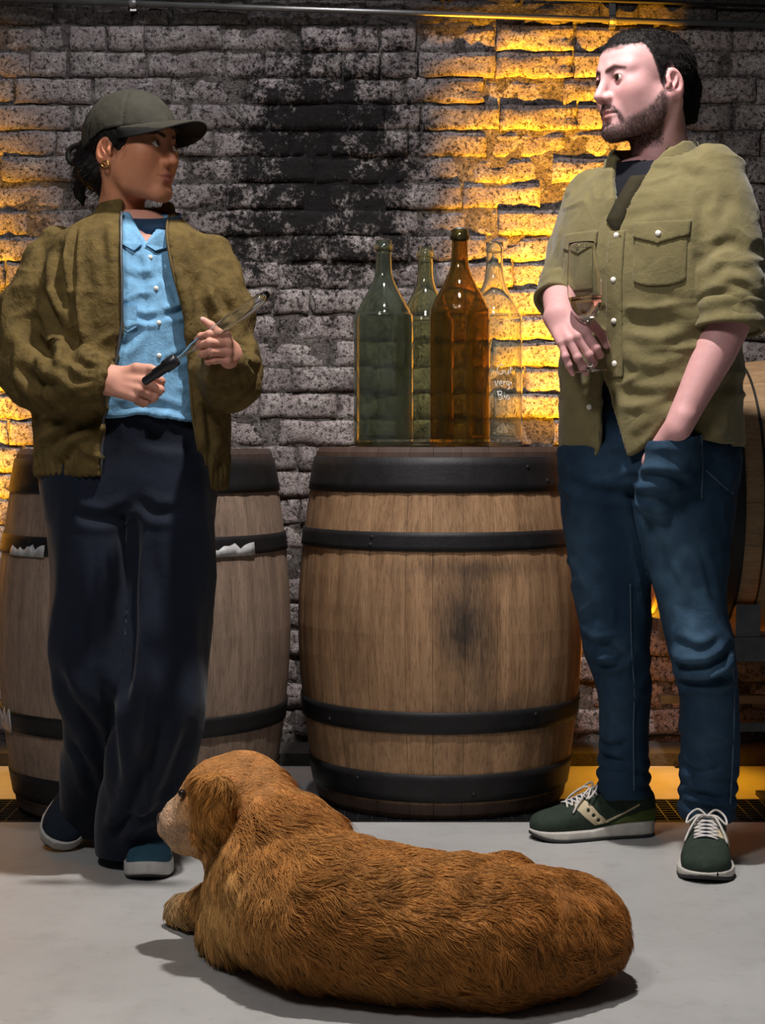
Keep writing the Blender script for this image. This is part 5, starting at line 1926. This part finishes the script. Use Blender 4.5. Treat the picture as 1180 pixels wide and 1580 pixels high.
dv, dq = surf(m_jeans, (0.36, 3.28, 0.02), (0.84, 3.86, 0.97), 0.0050)
N = vnormals(dv, dq)
Zj = lambda pts: Zm(pts, 3.43)
dv = creases(dv, N, [
    (Zj([(1025, 1022), (1060, 1030), (1100, 1018), (1125, 1000)]), 0.013, 0.011), (Zj([(1045, 1052), (1085, 1050), (1125, 1040)]), 0.010, 0.010), (Zj([(1040, 990), (1080, 1000), (1110, 985)]), 0.006, 0.010), (Zj([(900, 990), (930, 1005), (965, 995)]), 0.008, 0.010), (Zj([(925, 1020), (950, 1012), (975, 1025)]), 0.008, 0.010), (Zj([(930, 1040), (960, 1035), (980, 1020)]), 0.006, 0.008),
    (Zj([(985, 760), (1010, 830), (1040, 900), (1065, 950)]), 0.007, 0.014), (Zj([(970, 740), (1010, 735), (1060, 745)]), 0.008, 0.010), (Zj([(965, 765), (1000, 770), (1040, 775)]), 0.005, 0.010), (Zj([(880, 740), (920, 760), (960, 765)]), 0.006, 0.012), (Zj([(1075, 840), (1090, 880), (1100, 930)]), 0.004, 0.008), (Zj([(960, 1110), (945, 1150), (930, 1180)]), 0.006, 0.010), (Zj([(1060, 1190), (1085, 1200), (1120, 1185)]), 0.006, 0.008), (Zj([(1055, 1245), (1090, 1235), (1125, 1245)]), 0.005, 0.007), (Zj([(930, 1175), (960, 1180), (990, 1170)]), 0.006, 0.008), (Zj([(925, 1205), (960, 1200), (995, 1208)]), 0.006, 0.008)])
# worn fading on thighs and knees
wx = 590 + FPX * dv[:, 0] / dv[:, 1]
wz = HORIZON - FPX * (dv[:, 2] - CAM_H) / dv[:, 1]
dv = ridges(dv, N, (16, 16, 20), 0.0045, 4.0)
jc = np.tile(np.array((0.010, 0.029, 0.058)), (len(dv), 1))
fd = np.zeros(len(dv))
for (cx_, cy_, rx_, ry_, am, tl_) in ((1035, 880, 42, 130, 0.9, 0.25), (1070, 1020, 40, 30, 0.8, 0), (905, 880, 26, 110, 0.45, 0.1), (1010, 715, 60, 30, 0.45, 0), (940, 720, 40, 25, 0.35, 0), (960, 1010, 30, 30, 0.35, 0), (1090, 1130, 30, 90, 0.25, 0), (960, 1120, 25, 80, 0.25, 0)):
    p = np.array(at(cx_, cy_, 3.47))
    ex = (dv[:, 0] - p[0] + tl_ * (dv[:, 2] - p[2]) * 1.0) / (rx_ / 740.0); ez = (dv[:, 2] - p[2]) / (ry_ / 740.0)
    fd = np.maximum(fd, am * np.exp(-(ex * ex + ez * ez)) * (N[:, 1] < 0.2))
fd = np.clip(fd * (0.8 + 0.4 * vnoise(dv * 35)), 0, 1)[:, None]
jc = jc * (1 - fd) + np.array((0.070, 0.140, 0.215)) * fd
M_jean = mat_cloth('blue_denim', (1, 1, 1), 1200, 26, 0.25, 0.16, 0.85, attr=True)
jeans = add_part('jeans', (dv, dq), M_jean, MO, jc)
jeans['label'] = 'worn blue jeans'


def on_surface(f, pts, y0, y1, lift=0.001):
    out = []
    for x, y in pts:
        ys = np.linspace(y0, y1, 500)
        P = np.array([at(x, y, Y) for Y in ys])
        d = f(P)
        i = int(np.argmax(d < 0))
        if d[i] < 0:
            out.append(P[i] + np.array([0, -lift, 0]))
    return out


M_thread = mat_basic('denim_seam', (0.040, 0.072, 0.110), 0.8, 0.3, 200, 0.2, 400, 0.001)
for pts in (spline([(972, 900), (974, 1000), (978, 1060), (977, 1130), (978, 1220)], 14), spline([(1081, 668), (1083, 720), (1082, 770)], 10), spline([(1128, 1010), (1132, 1080), (1130, 1160), (1126, 1240)], 14), spline([(1088, 725), (1110, 745), (1130, 762)], 8)):
    w = on_surface(m_jeans, pts, 3.3, 3.8, 0.0025)
    if len(w) > 3:
        part_mb('seam', MB().tube(w, 0.0022, 5), M_thread, jeans)
# hand-pocket opening edge by the wrist
w = on_surface(m_jeans, spline([(990, 678), (1030, 676), (1062, 673), (1083, 664)], 8), 3.3, 3.8, 0.004)
if len(w) > 3:
    part_mb('pocket_edge', MB().tube(w, 0.0045, 6), M_thread, jeans)

# trainers
M_suede = mat_cloth('green_suede', (0.026, 0.040, 0.028), 900, 50, 0.15, 0.18)
M_olive = mat_cloth('olive_mesh', (0.085, 0.115, 0.030), 1400, 60, 0.15, 0.15)
M_cream = mat_cloth('cream_leather', (0.55, 0.46, 0.30), 900, 50, 0.1, 0.1)
M_lace = mat_cloth('white_lace', (0.60, 0.56, 0.52), 1500, 60, 0.1, 0.08)
M_mid = mat_basic('pale_midsole', (0.52, 0.49, 0.44), 0.6, 0.12, 40, 0.1, 150, 0.001)
rows_tr = [(0.0, 0.055, 0.026, 0.045), (0.08, 0.060, 0.034, 0.052), (0.25, 0.062, 0.036, 0.056), (0.42, 0.058, 0.039, 0.052), (0.55, 0.050, 0.043, 0.044), (0.68, 0.042, 0.048, 0.036), (0.80, 0.037, 0.050, 0.029), (0.90, 0.034, 0.044, 0.024), (0.97, 0.032, 0.028, 0.016), (1.0, 0.030, 0.012, 0.010)]
for nm, heel, yaw, side, lab in (('trainer', (at(1010, 1283, 3.74)[0], 3.75, 0.0), -80, 1, 'dark green trainer with cream side stripe, pointing left'), ('trainer', (at(1094, 1290, 3.6)[0], 3.60, 0.0), -13, 1, 'dark green trainer with white laces, pointing forward')):
    S = Shoe(heel, yaw, 0.292, 0.116)
    lo, hi = S.box(0.125)
    U = lambda q: smax(S.upper(q, rows_tr), 0.020 - q[:, 2], 0.004)
    up = surf(lambda P: U(S.F.loc(P)), lo, hi, 0.0030)
    sh = add_part('trainer', up, M_suede, MO)
    sh['label'] = lab
    add_part('midsole', surf(lambda P: (lambda q: smax(S.sole(q, 0.006, 0.040, 0.001), q[:, 2] - np.interp(-q[:, 1] / S.L, [0, 0.3, 0.55, 1.0], [0.038, 0.034, 0.024, 0.024]), 0.002))(S.F.loc(P)), lo, hi, 0.0030), M_mid, sh)
    add_part('outsole', surf(lambda P: S.sole(S.F.loc(P), 0.0, 0.009, 0.0015), lo, hi, 0.0030), M_sole_d, sh)

    def side_patch(name, poly, mat, lift, holes=()):
        """poly (t along from heel, z) on the outer side"""
        pg = np.array(poly)
        def f(P):
            q = S.F.loc(P)
            t, z = -q[:, 1] / S.L, q[:, 2]
            d = np.full(len(P), -1e9)
            dd = np.full(len(P), 1e9)
            inside = np.zeros(len(P), bool)
            for k in range(len(pg)):
                a, b = pg[k] * (S.L, 1), pg[(k + 1) % len(pg)] * (S.L, 1)
                px_, pz_ = t * S.L, z
                ab = b - a
                h = np.clip(((px_ - a[0]) * ab[0] + (pz_ - a[1]) * ab[1]) / (ab @ ab), 0, 1)
                dd = np.minimum(dd, np.hypot(px_ - a[0] - h * ab[0], pz_ - a[1] - h * ab[1]))
                cr = ((a[1] > pz_) != (b[1] > pz_)) & (px_ < (b[0] - a[0]) * (pz_ - a[1]) / (b[1] - a[1] + 1e-12) + a[0])
                inside ^= cr
            d2 = np.where(inside, -dd, dd)
            for ht, hz, hr in holes:
                d2 = np.maximum(d2, hr - np.hypot(t * S.L - ht * S.L, z - hz))
            s = U(q)
            return np.maximum(np.maximum(d2, s - lift), np.maximum(-(s + 0.004), -q[:, 0] * side + 0.004))
        return add_part(name, surf(f, lo, hi, 0.0022), mat, sh)
    # cream stripe: a bent band with a wave and dots
    side_patch('side_stripe', [(0.44, 0.036), (0.52, 0.034), (0.60, 0.052), (0.67, 0.072), (0.64, 0.088), (0.60, 0.092), (0.54, 0.078), (0.49, 0.060), (0.43, 0.046)], M_cream, 0.0022, [(0.49, 0.045, 0.0042), (0.53, 0.056, 0.0042), (0.57, 0.067, 0.0040)])
    side_patch('stripe_line', [(0.44, 0.042), (0.30, 0.058), (0.16, 0.078), (0.15, 0.074), (0.30, 0.053), (0.43, 0.036)], M_cream, 0.0020)
    side_patch('heel_panel', [(0.40, 0.032), (0.28, 0.048), (0.14, 0.062), (0.02, 0.066), (0.02, 0.036), (0.2, 0.034)], M_olive, 0.0016)
    # tongue and laces
    def top_z(t, x=0.0):
        zs = np.linspace(0.02, 0.13, 300)
        P = np.column_stack([np.full(300, x), np.full(300, -t * S.L), zs])
        d = U(P)
        return zs[np.nonzero(d < 0)[0][-1]] if (d < 0).any() else 0.04
    lc = MB()
    ts = np.linspace(0.50, 0.70, 6)
    for k, t in enumerate(ts):
        for sg in (1, -1):
            path = []
            for w in np.linspace(-0.024, 0.024, 9):
                tt = t + sg * (w / 0.024) * 0.018
                path.append(S.F.wld((w, -tt * S.L, top_z(tt, w) + 0.0025)))
            lc.tube(path, 0.0026, 6)
    zt_ = top_z(0.49)
    for sg in (1, -1):
        b0 = np.array((0, -0.50 * S.L, zt_ + 0.004))
        lc.tube([S.F.wld(p) for p in spline([b0, b0 + (sg * 0.018, 0.006, 0.012), b0 + (sg * 0.036, -0.004, 0.002), b0 + (sg * 0.040, -0.020, -0.012), b0 + (sg * 0.020, -0.010, 0.002), b0], 5)], 0.0024, 6)
        lc.tube([S.F.wld(p) for p in spline([b0, b0 + (sg * 0.016, -0.014, 0.002), b0 + (sg * 0.032, -0.038, -0.018), b0 + (sg * 0.043, -0.056, -0.042)], 5)], 0.0024, 6)
    part_mb('laces', lc, M_lace, sh)
    tn = MB()
    V = []
    for t in np.linspace(0.36, 0.72, 12):
        for w in np.linspace(-0.019, 0.019, 5):
            V.append(S.F.wld((w, -t * S.L, top_z(t, w) + 0.0012 + (0.010 * max(0, (0.46 - t) / 0.1) if t < 0.46 else 0))))
    tn.add(V, [(r * 5 + c, r * 5 + c + 1, r * 5 + c + 6, r * 5 + c + 5) for r in range(11) for c in range(4)])
    o = part_mb('tongue', tn, M_canvas_k, sh)
    o.modifiers.new('thick', 'SOLIDIFY').thickness = 0.002

# the glass in his hand
gb = at(911, 574, 3.405)
WG = empty('wine_glass', tuple(gb))
tag(WG, 'tall tulip wine glass with pale rose wine held by the person in jeans', 'wine glass')
WG.rotation_euler = (0, math.radians(-4), 0)
M_wine = mat_glass('rose_wine', (0.95, 0.66, 0.50), 0.0)
bowl = [(0.0045, 0.098), (0.012, 0.103), (0.024, 0.117), (0.033, 0.137), (0.0365, 0.160), (0.0345, 0.195), (0.030, 0.232), (0.0265, 0.266)]
bowl = [tuple(p) for p in spline(bowl, 4)]
MB().lathe(bowl + [(max(r - 0.0011, 0.001), z + (0.001 if i > 0 else 0)) for i, (r, z) in enumerate(reversed(bowl))], 40, cap=False).build('bowl', M_tube, WG, True)
MB().lathe([(0.0045, 0.0985), (0.0036, 0.090), (0.0034, 0.05), (0.0036, 0.02), (0.0055, 0.009), (0.015, 0.0045), (0.034, 0.0022), (0.0355, 0.0010), (0.034, 0.0)][::-1], 32).build('stem', M_tube, WG, True)
wn = [(r - 0.0014, z + 0.0012) for r, z in bowl if z < 0.158 and r > 0.006]
MB().lathe([(0.0008, wn[0][1] - 0.002)] + wn + [(0.0008, wn[-1][1])], 36, cap=False).build('wine', M_wine, WG, True)
# ------------------------------------------------------------------ the dog
DG = empty('dog', (0.05, 2.72, 0.0))
tag(DG, 'golden retriever lying on the floor with its head turned to the left', 'dog')
D_ = lambda x, y, z: np.array((x, y, z), float)
EARS = []
HD = D_(-0.247, 2.885, 0.272)          # skull centre
MZ = at(285, 1268, 2.90)               # middle of the muzzle
NS = at(254, 1263, 2.905)              # nose leather


def dog_parts(P):
    body = ell(P, (0.285, 2.72, 0.088), (0.118, 0.125, 0.090))
    for c, r, k in (((0.185, 2.655, 0.100), (0.135, 0.130, 0.102), 0.05), ((0.07, 2.645, 0.110), (0.165, 0.125, 0.114), 0.06), ((-0.06, 2.69, 0.120), (0.165, 0.130, 0.122), 0.06), ((-0.165, 2.79, 0.135), (0.120, 0.120, 0.140), 0.06), ((-0.222, 2.87, 0.125), (0.082, 0.080, 0.115), 0.05), ((0.205, 2.825, 0.138), (0.058, 0.060, 0.044), 0.022)):
        body = smin(body, ell(P, c, r), k)
    neck = chain(P, [(-0.150, 2.81, 0.185), (-0.205, 2.85, 0.232), HD], [0.090, 0.074, 0.064])
    body = smin(body, neck, 0.05)
    # folds of loose skin behind the head
    leg = chain(P, [(-0.18, 2.77, 0.100), (-0.240, 2.805, 0.060), (-0.268, 2.835, 0.046), (-0.290, 2.855, 0.034)], [0.066, 0.052, 0.042, 0.032])
    body = smin(body, leg, 0.03)
    leg2 = chain(P, [(-0.26, 2.93, 0.080), (-0.335, 3.00, 0.036), (-0.372, 3.035, 0.028)], [0.05, 0.036, 0.030])
    body = smin(body, leg2, 0.03)
    # haunch and hind paw folded on the near side
    body = smin(body, chain(P, [(0.24, 2.67, 0.085), (0.13, 2.63, 0.060), (0.18, 2.60, 0.030)], [0.084, 0.056, 0.032]), 0.05)
    head = ell(P, HD + D_(0.004, 0.0, 0.004), (0.077, 0.075, 0.068))
    head = smin(head, ell(P, HD + D_(-0.052, 0.002, -0.002), (0.048, 0.056, 0.052)), 0.03)
    mz = chain(P, [HD + D_(-0.055, 0.005, -0.030), MZ, NS + D_(0.016, 0, -0.012)], [0.056, 0.045, 0.030])
    head = smin(head, mz, 0.025)
    head = smin(head, chain(P, [HD + D_(-0.01, -0.015, -0.062), at(312, 1302, 2.875), at(284, 1298, 2.885)], [0.042, 0.026, 0.020]), 0.025)
    head = smax(head, -ell(P, at(280, 1224, 2.848), (0.012, 0.014, 0.010)), 0.012)
    body = smin(body, head, 0.03)
    return body


def dog_ear(P):
    e = None
    for c, ry in ((at(330, 1247, 2.780), 0.021),):
        R = rot(0, 0, -18) @ rot(0, 14, 0)
        e = ell(P, c, (0.034, ry, 0.060), R)
        e = smin(e, ell(P, at(336, 1282, 2.785), (0.024, 0.013, 0.030)), 0.02)
        e = smin(e, ell(P, at(322, 1212, 2.805), (0.030, 0.020, 0.022)), 0.02)
    far = ell(P, HD + D_(-0.010, 0.085, -0.015), (0.032, 0.016, 0.055))
    return np.minimum(e, far)


def dog_sdf(P):
    d = smin(dog_parts(P), dog_ear(P), 0.006)
    d = d + 0.0035 * fbm(P * 22, 2)
    return smax(d, 0.001 - P[:, 2], 0.006)


gv, gq = surf(dog_sdf, (-0.44, 2.42, -0.01), (0.45, 3.10, 0.38), 0.0060)
gN = vnormals(gv, gq)


def fur_color(P):
    n = fbm(P * 9, 3)
    n2 = fbm(P * 38 + 5, 2)
    c = np.tile(np.array((0.50, 0.255, 0.100)), (len(P), 1))

    def put(m, col):
        m = np.clip(m, 0, 1)[:, None]
        return c * (1 - m) + np.array(col) * m
    c = put(np.clip(0.5 + 0.9 * n, 0, 1) * 0.5, (0.40, 0.175, 0.058))
    c = put(np.clip((P[:, 0] - 0.02) / 0.30, 0, 1) * 0.5, (0.40, 0.170, 0.058))
    ch = np.exp(-(((P[:, 0] + 0.29) / 0.09) ** 2 + ((P[:, 2] - 0.12) / 0.08) ** 2))
    c = put(ch * 0.9, (0.74, 0.50, 0.27))
    hd = np.exp(-(np.linalg.norm(P - HD, axis=1) / 0.10) ** 2)
    c = put(hd * 0.9, (0.66, 0.365, 0.200))
    mz = np.clip(1.5 - np.linalg.norm(P - (MZ + D_(-0.004, 0, 0.0)), axis=1) / 0.052, 0, 1)
    c = put(mz, (0.74, 0.56, 0.45))
    er = np.clip(1 - dog_ear(P) / 0.010, 0, 1) * (P[:, 1] < 2.84)
    c = put(er * 0.85, (0.50, 0.255, 0.090))
    pw = np.clip(1 - np.linalg.norm(P - (-0.372, 3.035, 0.028), axis=1) / 0.075, 0, 1)
    c = put(pw * 1.6, (0.42, 0.33, 0.27))
    ft = np.clip((0.07 - P[:, 2]) / 0.05, 0, 1) * np.clip((-0.24 - P[:, 0]) / 0.06, 0, 1)
    c = put(ft * 0.8, (0.55, 0.38, 0.22))
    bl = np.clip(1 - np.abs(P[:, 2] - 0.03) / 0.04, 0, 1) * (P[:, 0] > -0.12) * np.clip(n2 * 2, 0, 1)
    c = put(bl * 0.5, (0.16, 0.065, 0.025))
    k = np.array((0.80, 0.69, 0.44)) * (1 - mz[:, None]) + np.array((0.72, 0.70, 0.68)) * mz[:, None]
    return c * k * (1 + 0.25 * n2)[:, None]


M_fur_skin = mat_basic('fur_undercoat', (1, 1, 1), 0.9, 0.15, 60, 0.4, 150, 0.004, attr=True)
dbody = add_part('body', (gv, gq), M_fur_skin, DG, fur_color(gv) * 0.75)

# fur
NF = 95000
fc_ = gv[gq].mean(axis=1)
dens = np.where(gN[gq[:, 0], 2] < -0.6, 0.1, 1.0) * np.where(fc_[:, 1] > 2.95, 0.5, 1.0)
dh = np.linalg.norm(fc_ - HD, axis=1)
dens = dens * np.where(dh < 0.13, 1.7, 1.0)
R_, fi = sample_surface(gv, gq, NF, dens)
nn = gN[gq[fi][:, 0]]
dh = np.linalg.norm(R_ - HD, axis=1)
onear = (dog_ear(R_) < 0.007) & (R_[:, 1] < 2.85)
ishead = (dh < 0.105) & ~onear & (R_[:, 0] < -0.20 + 0.02)
ismz = np.linalg.norm(R_ - MZ, axis=1) < 0.075
neckz = (R_[:, 0] < -0.08) & (R_[:, 2] > 0.12) & ~ishead
flow = np.tile(D_(0.80, -0.12, -0.50), (NF, 1))
w = np.clip((-0.02 - R_[:, 0]) / 0.18, 0, 1)[:, None]
flow = flow * (1 - w) + D_(0.55, -0.10, -0.80) * w
low = np.clip((0.13 - R_[:, 2]) / 0.09, 0, 1)[:, None] * w
flow = flow * (1 - low) + D_(0.15, -0.2, -1.0) * low
flow[ishead] = D_(0.85, 0.0, 0.25)
farleg = (R_[:, 1] > 2.95) & (R_[:, 2] < 0.09)
flow[ismz] = D_(0.8, 0.0, -0.45)
flow[onear] = D_(0.10, -0.10, -1.0)
ang = 0.8 * fbm(R_ * 10, 2) + 0.5 * vnoise(R_ * 30 + 3)
ang[ishead] *= 0.25
flow = flow - nn * np.sum(flow * nn, axis=1)[:, None]
flow /= np.linalg.norm(flow, axis=1)[:, None] + 1e-6
side = np.cross(nn, flow)
flow = flow * np.cos(ang)[:, None] + side * np.sin(ang)[:, None]
L = np.full(NF, 0.028)
L = np.where(neckz, 0.042, L)
L = np.where((R_[:, 0] < -0.12) & (R_[:, 2] < 0.14), 0.040, L)
L = np.where(R_[:, 0] > 0.15, 0.030, L)
L = np.where(ishead, 0.012, L)
L = np.where(ismz, 0.007, L)
L = np.where(onear, 0.026, L)
L = np.where((R_[:, 0] < -0.30) & (R_[:, 2] < 0.07), 0.014, L)
L = np.where(farleg, 0.010, L)
L = L * RNG.uniform(0.65, 1.15, NF)


def worley(P, s):
    """nearest jittered lattice point: the lock each hair belongs to"""
    q = P * s
    i = np.floor(q).astype(np.int64)
    best = np.full(len(P), 1e9); out = np.zeros_like(P)
    for dx in (-1, 0, 1):
        for dy in (-1, 0, 1):
            for dz in (-1, 0, 1):
                c = i + (dx, dy, dz)
                f = c + 0.5 + 0.5 * np.column_stack([_hash(c[:, 0], c[:, 1], c[:, 2]), _hash(c[:, 1] + 7, c[:, 2], c[:, 0]), _hash(c[:, 2] + 13, c[:, 0], c[:, 1])])
                d = np.sum((q - f) ** 2, axis=1)
                m = d < best
                best = np.where(m, d, best); out[m] = f[m]
    return out / s


lock = worley(R_ * np.array([0.75, 1, 1]), 62) / np.array([0.75, 1, 1])
seg = 6
tt = np.linspace(0, 1, seg)[None, :, None]
dirs = flow + nn * np.where(ishead | ismz, 0.20, 0.34)[:, None] + RNG.normal(0, 0.07, R_.shape)
dirs /= np.linalg.norm(dirs, axis=1)[:, None]
LL = L[:, None, None]
Pf = R_[:, None, :] + dirs[:, None, :] * LL * tt - nn[:, None, :] * LL * 0.34 * tt ** 2
Pf[:, :, 2] -= (0.18 * LL * tt ** 2)[:, :, 0]
ph = 6 * vnoise(lock * 20)[:, None, None]
Pf = Pf + side[:, None, :] * (np.where(ishead | ismz, 0.0, 0.16)[:, None, None] * LL * np.sin(tt * 5.0 + ph) * tt)
pull = np.where(ishead | ismz, 0.25, 0.72)[:, None, None]
cv_ = (lock - R_); cv_ = cv_ - nn * np.sum(cv_ * nn, axis=1)[:, None]
Pf = Pf + cv_[:, None, :] * pull * tt ** 1.3
Pf[:, :, 2] = np.maximum(Pf[:, :, 2], 0.002)
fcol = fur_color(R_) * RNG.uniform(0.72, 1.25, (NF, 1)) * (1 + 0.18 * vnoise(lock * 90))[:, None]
Pf = Pf - np.array(DG.location)
cu = bpy.data.hair_curves.new('fur')
cu.add_curves([seg] * NF)
cu.attributes['position'].data.foreach_set('vector', Pf.astype(np.float32).ravel())
ra = cu.attributes.get('radius') or cu.attributes.new('radius', 'FLOAT', 'POINT')
ra.data.foreach_set('value', (0.00050 * np.array([1, 1, 0.95, 0.85, 0.6, 0.2])[None, :] * np.ones((NF, 1))).astype(np.float32).ravel())
ca = cu.attributes.new('col', 'FLOAT_COLOR', 'CURVE')
c4 = np.ones((NF, 4), np.float32); c4[:, :3] = np.clip(fcol, 0, 1)
ca.data.foreach_set('color', c4.ravel())
m, nt, b = new_mat('golden_fur')
a = nd(nt, 'ShaderNodeAttribute', attribute_name='col').outputs['Color']
nt.links.new(a, b.inputs['Base Color'])
b.inputs['Roughness'].default_value = 0.65
b.inputs['Specular IOR Level'].default_value = 0.15
cu.materials.append(m)
fo_ = bpy.data.objects.new('fur', cu)
COL.objects.link(fo_)
fo_.parent = DG
fo_['kind'] = 'stuff'

M_nose = mat_basic('nose_leather', (0.055, 0.035, 0.035), 0.35, 0.3, 120, 0.4, 300, 0.001)
add_part('nose', surf(lambda P: smin(ell(P, NS, (0.014, 0.019, 0.014)), ell(P, NS + D_(-0.002, 0.0, -0.010), (0.010, 0.012, 0.010)), 0.006), NS - 0.03, NS + 0.03, 0.0022), M_nose, DG)
b1 = MB().lathe([(max(0.0075 * math.sin(t), 1e-5), -0.0075 * math.cos(t)) for t in np.linspace(0, PI, 9)], 14, cap=False)
ec = at(281, 1224, 2.852)
b1.V = [tuple(np.array(v) + ec) for v in b1.V]
part_mb('eye', b1, M_iris, DG)
